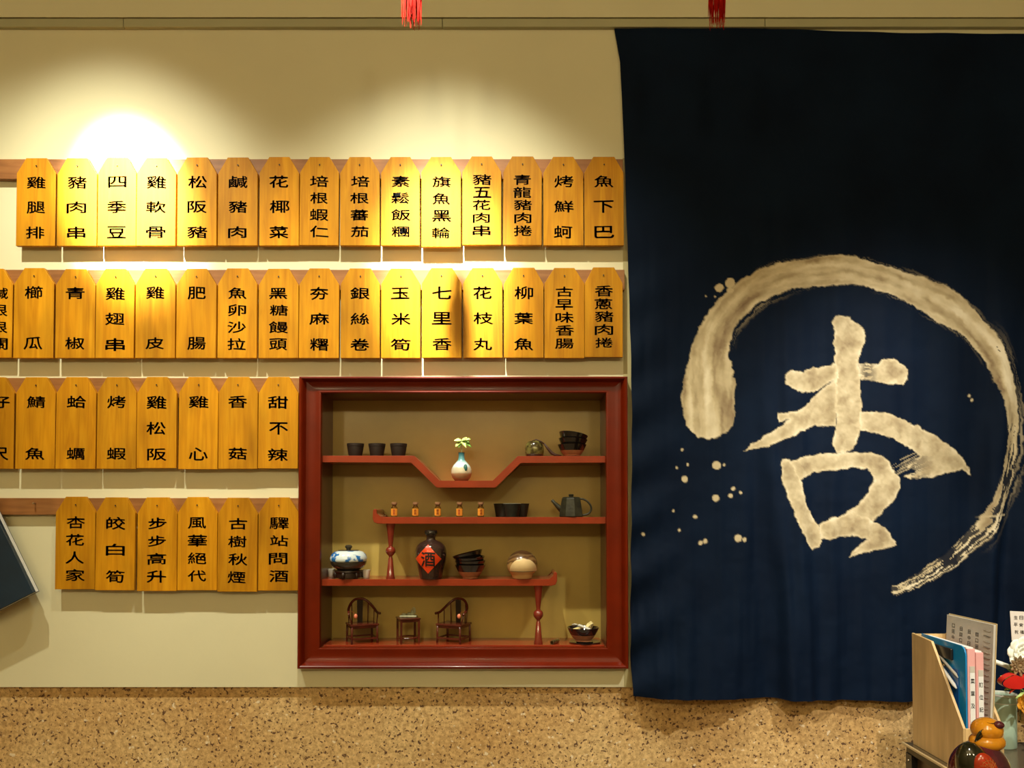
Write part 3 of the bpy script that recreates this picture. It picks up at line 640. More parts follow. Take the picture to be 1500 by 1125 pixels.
# bowls
def bowl(name, label, loc, rot, r, h, foot_r, group, glaze_from=.3):
    t = thing(name, label, 'bowl', loc, rot, group)
    hb = h
    def rr(f): return foot_r + (r - foot_r) * (f ** .70)
    b = nb(); outer = [(rr(f), h * (.12 + .88 * f)) for f in (glaze_from, .45, .6, .8, .97)]
    prof_ = [(rr(glaze_from) * .92, h * (.12 + .88 * glaze_from))] + outer + [(r, h), (r * .975, h * 1.01), (r * .93, h * .95), (r * .8, h * .6), (r * .5, h * .32), (.001, h * .25)]
    lathe(b, prof_, 32); obj('glazed_body', b, M_bglaze, t, smooth=True)
    b = nb(); lathe(b, [(foot_r * .92, 0), (foot_r, .001), (foot_r * .98, h * .12), (rr(.1), h * .21), (rr(glaze_from) * 1.0 - .0002, h * (.12 + .88 * glaze_from)), (rr(glaze_from) * .85, h * (.13 + .88 * glaze_from))], 32)
    obj('bare_foot', b, M_terra, t, smooth=True, label='unglazed terracotta foot'); return t
Y = .032; s = S(Y)
q = P3(838, Z1 + EPS, Y)
G = 'black glazed bowls stacked on the top shelf'
bt = bowl('glazed_bowl', 'black bowl with terracotta foot, bottom of the top shelf stack', q, (0, 0, 0), 21.5 * s, 17 * s, 12 * s, G, .42)
dup(bt, q + Vector((.001, 0, 8.2 * s)), (0, math.radians(4), .5), 'black bowl in the middle of the tilted stack, top shelf')
dup(bt, q + Vector((-.001, -.001, 15.5 * s)), (math.radians(4), math.radians(11), 1), 'black bowl tipped to the right atop the top shelf stack')
# mini corked bottles
Y = .03; s = S(Y)
mb = None
pos = ['leftmost', 'second from the left', 'in the middle', 'second from the right', 'rightmost']
for i, px in enumerate([577.7, 608.8, 641.3, 673.3, 704.3]):
    lab = 'tiny corked bottle with orange label, %s of five on the shelf' % pos[i]
    if i == 0:
        mb = thing('corked_bottle', lab, 'bottle', P3(px, Z2 + EPS, Y), group='tiny corked bottles on the middle shelf')
        b = nb(); lathe(b, [(x * s, z * s) for x, z in [(4.2, 0), (4.7, .6), (4.7, 13), (4.2, 14.2), (3.2, 15.2), (3.1, 17.5), (3.6, 18), (2.8, 18), (2.6, 15), (3.8, 13), (4.1, 1.2), (.2, 1)]], 20); obj('glass_body', b, M_glass, mb, smooth=True)
        b = nb(); lathe(b, [(x * s, z * s) for x, z in [(3.6, 1.4), (3.9, 2), (3.9, 7), (.2, 7.2)]], 16); obj('amber_contents', b, M_orange, mb, smooth=True)
        b = nb(); lathe(b, [(x * s, z * s) for x, z in [(2.5, 15.5), (2.9, 18), (4, 18.2), (4.2, 21), (3.8, 21.6)]], 16); obj('cork', b, M_cork, mb, smooth=True)
        b = nb()
        for (z0, z1) in ((2.2, 12.2),):
            A = [b.verts.new((4.85 * s * math.sin(a), -4.85 * s * math.cos(a), z0 * s)) for a in np.linspace(-1.25, 1.25, 9)]
            B = [b.verts.new((4.85 * s * math.sin(a), -4.85 * s * math.cos(a), z1 * s)) for a in np.linspace(-1.25, 1.25, 9)]
            for j in range(8): b.faces.new((A[j], A[j + 1], B[j + 1], B[j]))
        lb = obj('orange_label', b, M_orange, mb)
        [obj('character', lettering([('酒', 0, q_ * s, 3.8 * s, 3.6 * s)], -5.0 * s), M_redink, lb) for q_ in (9.2, 5.0)]
    else: dup(mb, P3(px, Z2 + EPS, Y), (0, 0, rnd.uniform(-.15, .15)), lab)
# charcoal cups on middle shelf
Y = .055; s = S(Y)
G = 'charcoal cups on the middle shelf'
c1 = thing('charcoal_cup', 'charcoal tea cup on the left of three overlapping cups', 'cup', P3(736, Z2 + EPS, Y + .012), group=G)
b = nb(); h = 19.5 * s; lathe(b, [(9 * s, 0), (9.6 * s, .001), (13 * s, h), (12.2 * s, h), (9 * s, .006), (.001, .005)], 28); obj('cup_body', b, M_cupg, c1, smooth=True)
b = nb(); lathe(b, [(13.05 * s, h * .97), (13.2 * s, h), (12.2 * s, h + .0004), (12.1 * s, h * .97)], 28, cap=False); obj('rim', b, M_cupg, c1, smooth=True)
dup(c1, P3(762.3, Z2 + EPS, Y + .012), (0, 0, 1), 'charcoal tea cup on the right of three overlapping cups')
c2 = dup(c1, P3(750, Z2 + EPS, Y - .030), (0, 0, 2), 'charcoal tea cup with pale rim in front of two cups')
for ch_ in c2.children:
    if ch_.name.startswith('rim'):
        ch_.data = ch_.data.copy(); ch_.data.materials[0] = pm('pale_rim', (.30, .32, .27), .4); ch_['label'] = 'pale rim'  # front cup's rim gets a paler colour than the other two
# teapot
Y = .035; s = S(Y)
tp = thing('iron_teapot', 'dark faceted iron teapot at the right end of the middle shelf', 'teapot', P3(836.5, Z2 + EPS, Y))
b = nb(); lathe(b, [(x * s, z * s) for x, z in [(17, 0), (18, 1), (17.3, 8), (15.6, 18), (14.2, 26.5), (13.6, 27.8), (.3, 28)]], 8)
bmesh.ops.rotate(b, verts=b.verts[:], cent=(0, 0, 0), matrix=Matrix.Rotation(.25, 3, 'Z')); obj('pot_body', b, M_iron, tp)
b = nb(); lathe(b, [(x * s, z * s) for x, z in [(12.5, 27.9), (12.8, 28.4), (11.5, 29.2), (3.8, 29.6)]], 24); ld = obj('lid', b, M_iron, tp, smooth=True)
b = nb(); lathe(b, [(x * s, z * s) for x, z in [(2.8, 29.5), (3.4, 30.5), (3.9, 32.6), (3.0, 33.3)]], 14); obj('knob', b, M_iron, ld, smooth=True)
b = nb(); tube(b, [(-13 * s, 0, 10 * s), (-19 * s, 0, 15 * s), (-24 * s, 0, 20 * s), (-28.5 * s, 0, 24.8 * s)], [5 * s, 3.6 * s, 2.6 * s, 2.0 * s], 10); obj('spout', b, M_iron, tp, smooth='all')
b = nb(); pts = [(13.0, 26.5), (18, 25.8), (24, 22.5), (28.6, 16.5), (29.3, 10.5), (26, 5.2), (20, 3), (15.5, 2.8)]
pts = [(float(a), 0, float(c)) for a, c in cr(np.array(pts, float), 5)]; tube(b, [(x * s, y, z * s) for x, y, z in pts], 1.45 * s, 8); obj('handle', b, M_iron, tp, smooth='all')
# ---- third shelf
Y = .035; s = S(Y)
st = thing('carved_stand', 'small dark carved wooden stand under the blue and white jar', 'stand', P3(511.3, Z3 + EPS, Y))
b = nb(); lathe(b, [(x * s, z * s) for x, z in [(17, 8), (19.5, 8.6), (20.5, 10), (20, 12), (.3, 12)]], 32); obj('stand_top', b, M_ebony, st, smooth=True)
for i in range(6):
    a = i * PI / 3 + .3; b = nb(); tube(b, [(17.5 * s * math.cos(a), 17.5 * s * math.sin(a), 9 * s), (19.5 * s * math.cos(a), 19.5 * s * math.sin(a), 5.5 * s), (19 * s * math.cos(a), 19 * s * math.sin(a), 0.6 * s)], [3 * s, 2.6 * s, 2.4 * s], 8); obj('leg', b, M_ebony, st, smooth='all')
b = nb(); lathe(b, [(x * s, z * s) for x, z in [(14, 1.2), (18.6, 1.2), (19, 2.4), (18.4, 8), (15, 8.2)]], 32); obj('apron', b, M_ebony, st, smooth=True)
ja = thing('lidded_jar', 'low round jar with blue painted white lid on a carved stand', 'jar', P3(511.3, Z3 + EPS + 12.1 * s, Y))
b = nb(); lathe(b, [(x * s, z * s) for x, z in [(14, 0), (16, .5), (22.5, 4.5), (26, 9.5), (26.6, 12.6), (25, 13), (.3, 13)]], 40); obj('jar_body', b, M_dkglz, ja, smooth=True)
b = nb(); lathe(b, [(x * s, z * s) for x, z in [(26, 13.0), (27, 14.5), (27, 18), (25, 23), (20.5, 26.8), (15, 28.4)]], 40); ld = obj('lid', b, M_bluew, ja, smooth=True, label='white lid painted with blue landscape')
b = nb(); lathe(b, [(x * s, z * s) for x, z in [(15.4, 28.2), (14.5, 29.4), (6, 30), (.3, 30.2)]], 32); obj('lid_plate', b, M_dkglz, ld, smooth=True)
b = nb(); lathe(b, [(x * s, z * s) for x, z in [(3, 29.6), (3.4, 31), (5.2, 33), (5.2, 35), (3.4, 36.5), (.3, 36.9)]], 18); obj('knob', b, M_dkglz, ld, smooth=True)
G = 'small white cups beside the lidded jar'
w0 = thing('white_cup', 'tiny white cup tucked right of the carved stand', 'cup', P3(537, Z3 + EPS, .05), group=G); s2 = S(.05)
b = nb(); lathe(b, [(x * s2, z * s2) for x, z in [(4.2, 0), (4.6, .5), (6.3, 12), (5.8, 12), (4, 1.5), (.2, 1.4)]], 20); obj('cup_body', b, M_white, w0, smooth=True)
b = nb(); lathe(b, [(x * s2, z * s2) for x, z in [(3.6, -.0), (3.9, .0), (3.9, 1.0), (3.6, 1.1)]], 20); obj('foot_ring', b, M_white, w0, smooth=True)
dup(w0, P3(486.5, Z3 + EPS, .085), (0, 0, 0), 'tiny white cup tucked left of the carved stand')
# wine jar
Y = .022; s = S(Y)
wj = thing('wine_jar', 'brown glazed wine jar with a red diamond label lettered 酒', 'jar', P3(631.5, Z3 + EPS, Y))
JP = [(14.5, 0), (15.8, .6), (16.5, 3), (18.5, 12), (21.5, 24), (23, 34), (22.8, 41), (20.5, 47.5), (15.5, 52.5), (9.5, 55.5), (7, 57), (6.6, 60.5), (7.6, 62.5), (8.0, 64), (6.5, 64.4)]
b = nb(); pr = cr(np.array(JP, float), 3); lathe(b, [(x * s, z * s) for x, z in pr], 44); obj('jar_body', b, M_jar, wj, smooth=True)
b = nb(); lathe(b, [(x * s, z * s) for x, z in [(7, 63.2), (9.2, 64.2), (9.7, 66), (9.5, 69), (8.6, 70.6), (5, 71.2), (.3, 71.3)]], 32); obj('stopper', b, M_bglaze, wj, smooth=True)
jr = lambda z: float(np.interp(z, pr[:12 * 3, 1], pr[:12 * 3, 0]))
def onjar(dx, z, off): r = jr(z) + off; return (dx * s, -math.sqrt(max(r * r - dx * dx, 1)) * s, z * s)
cx0, cz0, hw, hh = -2.3, 29.5, 19.2, 21.0
n = 16; b = nb(); vv = {}
for i in range(n + 1):
    for j in range(n + 1):
        a_, c_ = i / n, j / n; dx = cx0 + (a_ - c_) * hw; z = cz0 + (a_ + c_ - 1) * hh; vv[i, j] = b.verts.new(onjar(dx, z, .25))
for i in range(n):
    for j in range(n): b.faces.new((vv[i, j], vv[i + 1, j], vv[i + 1, j + 1], vv[i, j + 1]))
dl = obj('diamond_label', b, M_diamond, wj, smooth='all', label='red diamond paper label')
gv, gf, gs = glyph('酒'); k_ = 21 / gs[0]
gb = nb(); gvs = [gb.verts.new((p[0] * k_, p[1] * k_ * 1.05, 0)) for p in gv]
for q in gf:
    try: gb.faces.new([gvs[i] for i in q])
    except ValueError: pass
for _ in range(3):
    le = [e for e in gb.edges if e.calc_length() > 2.2]
    if le: bmesh.ops.subdivide_edges(gb, edges=le, cuts=1); bmesh.ops.triangulate(gb, faces=gb.faces[:])
for v_ in gb.verts: v_.co = onjar(cx0 + .3 + v_.co.x, cz0 - .3 + v_.co.y, .7)
obj('character', gb, M_ink, dl)
# stacked bowls, third shelf
Y = .030; s = S(Y); q = P3(689, Z3 + EPS, Y); G = 'black glazed bowls stacked on the third shelf'
bt = bowl('glazed_bowl', 'black bowl with terracotta foot, bottom of the third shelf stack', q, (0, 0, 0), 23 * s, 20 * s, 11 * s, G, .46)
dup(bt, q + Vector((.0006, 0, 6 * s)), (0, math.radians(-1), .5), 'black bowl second from the bottom of the third shelf stack')
dup(bt, q + Vector((-.0006, 0, 11.5 * s)), (0, math.radians(-4), .9), 'black bowl third from the bottom of the third shelf stack')
dup(bt, q + Vector((.0008, 0, 18.0 * s)), (0, math.radians(-14), 0), 'black bowl tipped to the left atop the third shelf stack')
# wooden ball box
Y = .028; s = S(Y)
bl = thing('wooden_ball_box', 'round banded wooden box with a pale half moon face', 'wooden box', P3(764.8, Z3 + EPS, Y))
BP = [(11, 0), (14, .5)] + [(22.6 * math.sin(a), 20.6 - 20.6 * math.cos(a)) for a in np.linspace(.78, 3.12, 12)]
pb = cr(np.array(BP, float), 3); b = nb(); lathe(b, [(x * s, z * s) for x, z in pb], 40); obj('box_body', b, M_ball, bl, smooth=True)
br = lambda z: float(np.interp(z, pb[:, 1], pb[:, 0]))
def onball(dx, z, off): r = br(z) + off; return (dx * s, -math.sqrt(max(r * r - dx * dx, 1)) * s, z * s)
b = nb(); rows_ = []
for i in range(9):
    t = i / 8; z = 11.5 + 19 * t; hwid = 19.5 * math.sqrt(max(0.0, 1 - t ** 2)) + .3; rows_.append([b.verts.new(onball(1.5 + hwid * kx, z, .35)) for kx in np.linspace(-1, 1, 15)])
for a_, c_ in zip(rows_, rows_[1:]):
    for i in range(14): b.faces.new((a_[i], a_[i + 1], c_[i + 1], c_[i]))
obj('pale_face', b, M_pale, bl, smooth='all', label='pale wooden half moon face')
b = nb(); lathe(b, [((br(11) + .05) * s, 10.7 * s), ((br(11) + .4) * s, 11.1 * s), ((br(11) + .05) * s, 11.5 * s)], 40, cap=False); obj('lid_seam', b, M_ebony, bl, smooth=True)

# ---- miniature furniture on the base
def armchair(label, loc, yaw):
    t = thing('miniature_armchair', label, 'miniature chair', loc, (0, 0, yaw), 'miniature rosewood armchairs')
    W2, D2 = .0385, .032; sh_ = .055
    b = nb(); box(b, (-W2 - .004, -D2 - .004, sh_ - .004), (W2 + .004, D2 + .004, sh_ + .002), .0015); st_ = obj('seat', b, M_rose, t)
    b = nb(); box(b, (-W2, -D2, sh_ - .011), (W2, -D2 + .003, sh_ - .004)); box(b, (-W2, D2 - .003, sh_ - .011), (W2, D2, sh_ - .004))
    box(b, (-W2, -D2, sh_ - .011), (-W2 + .003, D2, sh_ - .004)); box(b, (W2 - .003, -D2, sh_ - .011), (W2, D2, sh_ - .004)); obj('apron', b, M_rose, t)
    for sx in (-1, 1):
        for sy in (-1, 1):
            b = nb(); tube(b, [(sx * W2, sy * D2, 0), (sx * W2 * .97, sy * D2 * .97, sh_)], .0034, 8); obj('leg', b, M_rose, t, smooth='all')
    for (a_, c_) in (((-W2, -D2), (W2, -D2)), ((-W2, D2), (W2, D2)), ((-W2, -D2), (-W2, D2)), ((W2, -D2), (W2, D2))):
        b = nb(); box(b, (min(a_[0], c_[0]) - .002, min(a_[1], c_[1]) - .002, .012), (max(a_[0], c_[0]) + .002, max(a_[1], c_[1]) + .002, .017)); obj('stretcher', b, M_rose, t)
    pts = [(-W2 - .008, -D2 + .004, .086), (-W2 - .004, -.010, .088), (-W2, .012, .098), (-W2 * .72, D2 - .004, .113), (-W2 * .3, D2 + .003, .124), (W2 * .3, D2 + .003, .124), (W2 * .72, D2 - .004, .113), (W2, .012, .098), (W2 + .004, -.010, .088), (W2 + .008, -D2 + .004, .086)]
    b = nb(); tube(b, [tuple(p) for p in cr(np.array(pts, float), 5)], .0040, 8); obj('arm_rail', b, M_rose, t, smooth='all')
    b = nb(); A = [(-.009, D2 - .006), (.009, D2 - .006)]
    prism(b, [(-.008, sh_), (.008, sh_), (.009, .122), (-.009, .122)], D2 - .004, D2 - .001, 'Y', .0006); obj('splat', b, M_ebony, t)
    for sx in (-1, 1):
        b = nb(); tube(b, [(sx * W2 * .62, D2 - .004, sh_), (sx * W2 * .66, D2 - .004, .113)], .0018, 6); obj('back_post', b, M_rose, t, smooth='all')
        b = nb(); tube(b, [(sx * W2 * .98, D2 * .3, sh_), (sx * W2 * 1.02, .012, .097)], .0016, 6); obj('arm_post', b, M_rose, t, smooth='all')
        b = nb(); tube(b, [(sx * W2 * .97, -D2 * .85, sh_), (sx * (W2 + .005), -.016, .0865)], .0020, 6); obj('arm_post', b, M_rose, t, smooth='all')
    b = nb(); pc = (-W2 * .55, -D2 * .2, .078) if yaw > 0 else (W2 * .55, -D2 * .2, .078)
    tube(b, [(pc[0] * 1.7, .004, .095), (pc[0] * 1.2, -.004, .088), (pc[0], pc[1], pc[2] + .005)], .0006, 5)
    sphere(b, pc, .0072, (.8, .7, 1)); obj('pink_bead', b, M_pink, t, smooth='all', label='pink bead hanging from the arm')
    return t
armchair('miniature round backed armchair with pink bead, left of the tiny table', P3(531.5, ZF + EPS, .060), math.radians(24))
armchair('miniature round backed armchair with pink bead, right of the tiny table', P3(665, ZF + EPS, .060), math.radians(-24))
tt = thing('miniature_table', 'miniature square rosewood table between the two tiny armchairs', 'miniature table', P3(598.5, ZF + EPS, .055), (0, 0, math.radians(20)))
W2 = .0265; H = .074
b = nb(); box(b, (-W2 - .005, -W2 - .005, H - .004), (W2 + .005, W2 + .005, H), .001); obj('table_top', b, M_rose, tt)
b = nb(); box(b, (-W2, -W2, H - .012), (W2, -W2 + .003, H - .004)); box(b, (-W2, W2 - .003, H - .012), (W2, W2, H - .004)); box(b, (-W2, -W2, H - .012), (-W2 + .003, W2, H - .004)); box(b, (W2 - .003, -W2, H - .012), (W2, W2, H - .004)); obj('apron', b, M_rose, tt)
for sx in (-1, 1):
    for sy in (-1, 1):
        b = nb(); box(b, (sx * W2 - .003, sy * W2 - .003, 0), (sx * W2 + .003, sy * W2 + .003, H - .004), .0006); obj('leg', b, M_rose, tt)
b = nb(); lathe(b, [(W2 * 1.15, .013), (W2 * 1.2, .015), (W2 * 1.15, .017), (W2 * .85, .017), (W2 * .8, .015), (W2 * .85, .013)], 24, cap=False); obj('stretcher', b, M_rose, tt, smooth=True)
sc_ = thing('stone_ornament', 'small grey green stone landscape ornament on the miniature table', 'ornament', P3(599, ZF + H + EPS * 2, .055))
b = nb(); box(b, (-.0255, -.012, 0), (.0255, .012, .006), .002); obj('tray', b, M_stone, sc_)
b = nb(); sphere(b, (-.013, 0, .0085), .006, (1.3, 1, .7)); sphere(b, (.002, 0, .009), .006, (1.2, 1, .9)); sphere(b, (.012, 0, .012), .0065, (1, .9, 1.3)); sphere(b, (.018, 0, .018), .004, (.8, .7, 2.4), 10); obj('rocks', b, M_stone, sc_, smooth='all')
b = nb(); tube(b, [(.006, 0, .012), (.011, 0, .024), (.0155, 0, .029), (.020, 0, .024), (.021, 0, .012)], .0014, 6); obj('arch', b, M_stone, sc_, smooth='all')
# small steel tube
tb = thing('steel_tube', 'short scuffed steel tube lying beside the right turned post', 'tube', P3(812.5, ZF + .0062, .03), (0, 0, math.radians(-26)))
b = nb(); mt = Matrix.Rotation(PI / 2, 4, 'X'); lathe(b, [(.0045, -.022), (.006, -.022), (.006, .022), (.0045, .022), (.0045, -.021)], 16, cap=False, mat=mt); obj('tube_body', b, M_steel, tb, smooth=True)
b = nb(); lathe(b, [(.0061, .012), (.0062, .012), (.0062, .016), (.0061, .016)], 16, cap=False, mat=mt); obj('dark_band', b, M_black, tb, smooth=True)
# coaster, bowl, shards
Y = .048; s = S(Y)
co = thing('round_coaster', 'flat black round coaster under the bowl at bottom right', 'coaster', P3(856, ZF + EPS, Y))
b = nb(); lathe(b, [(20 * s, 0), (22.5 * s, .001), (23.2 * s, .0032), (22.4 * s, .0042), (21 * s, .003), (.3 * s, .003)], 36); obj('coaster_plate', b, M_bglaze, co, smooth=True)
b = nb(); lathe(b, [(12 * s, .003), (12.6 * s, .0042), (11.8 * s, .003)], 30, cap=False); obj('ring', b, M_bglaze, co, smooth=True)
sb = bowl('small_bowl', 'small black bowl of pale shards on a coaster', P3(853.5, ZF + .0048, Y), (0, 0, 0), 23.5 * s, 20 * s, 12 * s, None, .42)
G = 'pale shards heaped in the small bowl'
for i, (dx, dy, rz, ry, L_, mm) in enumerate([(-8, -3, .3, -.25, 22, 0), (2, -6, -.4, .3, 20, 1), (8, 0, .9, -.5, 18, 0), (-2, 4, 1.3, .2, 20, 1), (12, -4, -1.1, -1.0, 14, 0), (-13, 2, 1.9, .3, 12, 1)]):
    o = thing('pale_shard', ['long straw coloured shard leaning left', 'chalky shard lying flat at the front', 'straw coloured shard tipped up in the middle', 'chalky shard at the back', 'straw coloured shard standing upright at the right', 'short chalky shard at the far left'][i] + ' in the small bowl', 'shard', P3(853.5 + dx, ZF + .0048 + (19 + (i % 3) * 2.2) * s, Y + dy * s), (.2, ry, rz), G)
    b = nb(); l2 = L_ * s / 2; prism(b, [(-l2, -.005), (l2 * .8, -.006), (l2, .002), (l2 * .2, .006), (-l2 * .9, .004)], -.0014, .0014, 'Z', .0004); obj('shard_piece', b, (pm('straw_shard', (.70, .58, .26), .5), pm('chalky_shard', (.62, .60, .54), .5))[mm], o)
print('niche done')
# ================================================================== TILTED BOARD at the left edge
c = R(50, 867.5, -.072); d1 = (R(-4, 757, -.072) - c).normalized(); ang = math.atan2(d1.z, d1.x) - PI / 2
bd = thing('tilted_board', 'dark blue board with pale edges tilted at the left edge of the photo', 'board', (c.x, 0, c.z), (0, -ang, 0))
b = nb(); box(b, (-.21, -.074, 0.0), (0, -.062, .31), .0015); obj('navy_cover', b, M_navy, bd)
b = nb(); box(b, (-.21, -.0615, .001), (0.0008, -.050, .309)); obj('page_block', b, M_paper, bd, label='pale cream page edges')
b = nb(); box(b, (-.21, -.050, 0), (0.0, -.046, .31)); obj('back_cover', b, M_navy, bd)
b = nb(); box(b, (-.20, -.046, .006), (-.012, -.028, .030)); box(b, (-.20, -.046, .280), (-.012, -.028, .304)); box(b, (-.20, -.046, .006), (-.18, -.028, .304)); box(b, (-.032, -.046, .006), (-.012, -.028, .304)); obj('backing_frame', b, M_holder, bd, label='pale wooden backing frame')
b = nb(); box(b, (-.185, -.032, .02), (-.10, 0.0, .05)); obj('wall_cleat', b, M_holder, bd)
# ================================================================== TASSELS
def tassel(px, pybot, wpx, seed, label):
    Y = -.5; s = S(Y); p = R(px, pybot, Y); L_ = .16; r_ = random.Random(seed)
    t = thing('red_tassel', label, 'tassel', (p.x, Y, p.z), group='red silk tassels hanging from the ceiling')
    b = nb(); W2 = wpx * s / 2
    for i in range(110):
        a_ = r_.uniform(0, 2 * PI); rr = W2 * math.sqrt(r_.random()); x1, y1 = rr * math.cos(a_), rr * math.sin(a_)
        zb_ = r_.random() ** 1.5 * .045; jx_ = r_.uniform(-.003, .003)
        tube(b, [(x1 * .25, y1 * .25, L_), (x1 * .9, y1 * .9, L_ * .72), (x1, y1, L_ * .4), (x1 + jx_, y1, zb_)], [.0008, .0010, .0010, .0005], 4)
    obj('fringe', b, M_tassel, t, kind='stuff')
    b = nb(); lathe(b, [(.006, 0), (.011, .004), (.013, .012), (.011, .020), (.006, .026), (.004, .03)], 16, (0, 0, L_ - .006)); obj('tassel_head', b, M_ribbon, t, smooth=True)
    b = nb(); tube(b, [(0, 0, L_ + .02), (0, 0, ZC - p.z)], .0007, 6); obj('cord', b, M_tassel, t, smooth='all')
tassel(603.5, 38, 31, 1, 'red silk tassel hanging above the middle of the menu tablets')
tassel(1050.5, 40.5, 25, 2, 'red silk tassel hanging in front of the navy banner top')
# ================================================================== DESK AND THINGS ON IT
DZ = .638
dk = thing('side_desk', 'dark brown desk with beige edging below the banner at right', 'desk', (.953, -.385, 0))
b = nb(); box(b, (.003, -.60, DZ - .005), (.95, 0, DZ)); obj('desk_top', b, M_desktop, dk)
b = nb(); box(b, (-.002, -.602, DZ - .004), (.004, 0, DZ + .001), .0006); obj('edge_band', b, M_beige, dk, label='beige edging strip')
b = nb(); box(b, (.008, -.596, DZ - .022), (.94, -.004, DZ - .005)); obj('top_rail', b, M_black, dk)
b = nb(); box(b, (.02, -.58, .08), (.034, -.03, DZ - .022)); obj('side_panel', b, M_desk, dk)
for lx, ly in ((.006, -.034), (.006, -.59), (.91, -.034), (.91, -.59)):
    b = nb(); box(b, (lx, ly, 0), (lx + .03, ly + .03, DZ - .022), .001); lg = obj('leg', b, M_black, dk)
    if (lx, ly) == (.006, -.034):
        for z in (.60, .575, .55, .525):
            b = nb(); sphere(b, (lx - .0005, ly + .015, z), .003, (1, 1, 1), 8); obj('screw', b, M_nail, lg, smooth='all')
b = nb(); box(b, (.03, -.02, .08), (.92, -.008, DZ - .022)); obj('back_panel', b, M_desk, dk)
# file holder
hx, hy = .972, -.400
fh = thing('file_holder', 'pale wooden file holder standing on the dark desk', 'file holder', (hx, hy, DZ + EPS))
prf = [(0, 0), (-.223, 0), (-.223, .095), (-.092, .262), (0, .268)]
for x0, x1 in ((0, .006), (.082, .088)):
    b = nb(); prism(b, prf, x0, x1, 'X', .0008); obj('side_panel', b, M_holder, fh)
b = nb(); box(b, (.006, -.006, 0), (.082, 0, .266)); obj('back_panel', b, M_holder, fh)
b = nb(); box(b, (.006, -.223, 0), (.082, -.217, .094), .0006); obj('front_lip', b, M_holder, fh)
b = nb(); box(b, (.006, -.217, 0), (.082, -.006, .006)); obj('bottom', b, M_holder, fh)
ZB = DZ + .0066
# blue clipboard
cb = thing('blue_clipboard', 'bright blue clipboard with black clip at the left in the file holder', 'clipboard', (hx + .0175, hy - .012, ZB + .001))
b = nb()
pl = [(-.0, 0), (-.192, 0), (-.192, .240)] + [(-.192 + .02 * (1 - math.cos(a)), .240 + .02 * math.sin(a)) for a in np.linspace(0, PI / 2, 6)][1:] + [(0, .261)]
prism(b, pl, 0, .003, 'X', .0005); obj('board', b, M_blue, cb)
b = nb(); box(b, (-.007, -.145, .222), (-.0005, -.070, .248), .002); obj('clip', b, M_black, cb)
b = nb(); box(b, (-.0014, -.165, .02), (-.0004, -.03, .205)); obj('paper_sheet', b, pm('blue_film', (.012, .10, .36), .3, coat=.3), cb, label='deep blue film sheet')
for (y0, z0, y1, z1, mm, r_) in [(-.075, .218, -.165, .165, M_paper, .0042), (-.095, .224, -.172, .19, M_greyp, .003)]:
    o = thing('white_pen', 'white pen clipped aslant on the blue clipboard, %s' % ('lower' if z1 < .18 else 'upper'), 'pen', (hx + .0115, hy - .012, ZB), group='pens on the clipboard')
    b = nb(); tube(b, [(0, y0, z0), (0, y1 + .01, z1 + .006), (0, y1, z1)], [r_, r_, r_ * .4], 10); obj('barrel', b, mm, o, smooth='all')
    b = nb(); box(b, (-r_ - .0016, y0 - .03, z0 - .017), (-r_ - .0004, y0 - .002, z0 - .013)); obj('pen_clip', b, M_steel, o)
sc2 = thing('scissors', 'black handled steel scissors standing in the file holder', 'scissors', (hx + .0085, hy - .155, ZB + .002))
b = nb(); prism(b, [(-.006, 0), (0, 0), (.010, .09), (.002, .10)], -.001, .0002, 'X'); obj('blade', b, M_steel, sc2)
b = nb(); prism(b, [(.004, 0), (.010, 0), (.006, .10), (-.002, .09)], .0003, .0014, 'X'); obj('blade', b, M_steel, sc2)
for sy in (-1, 1):
    b = nb(); tube(b, [(0, .004 + sy * .009 + .010 * math.cos(a), .116 + .018 * math.sin(a)) for a in np.linspace(0, 2 * PI, 15)], .0022, 6); obj('handle_loop', b, M_black, sc2, smooth='all')
# pink files
G = 'pink files in the file holder'
for i, (x0, wd, top, lab) in enumerate([(hx + .024, .017, .256, 'pink file with a white lettered spine next to the blue clipboard'), (hx + .0425, .017, .248, 'pink file with a white lettered spine on the right')]):
    o = thing('pink_file', lab, 'file', (x0, hy - .008, ZB), group=G)
    b = nb(); box(b, (0, -.192, 0), (wd, 0, top), .001); obj('cover', b, M_pinkf, o)
    b = nb(); box(b, (.0010, -.186, .004), (wd - .0010, -.004, top + .002)); obj('pages', b, M_paper, o)
    b = nb(); box(b, (.0045, -.1932, .004), (wd - .0015, -.1922, top - .052)); sl = obj('spine_label', b, M_paper, o)
    b = nb(); box(b, (.0045, -.1931, top - .052), (wd - .0015, -.1921, top - .038)); obj('grey_tab', b, M_greyp, o)
    txt = ['菜單及桌號表', '訂位記錄本'][i]
    its = [(c, (.0045 + wd - .0015) / 2, top - .07 - j * .027 - (.010 if j > 2 else 0), .0088, .011) for j, c in enumerate(txt)]
    [obj('character', lettering([it], -.1934), M_ink, sl) for it in its]
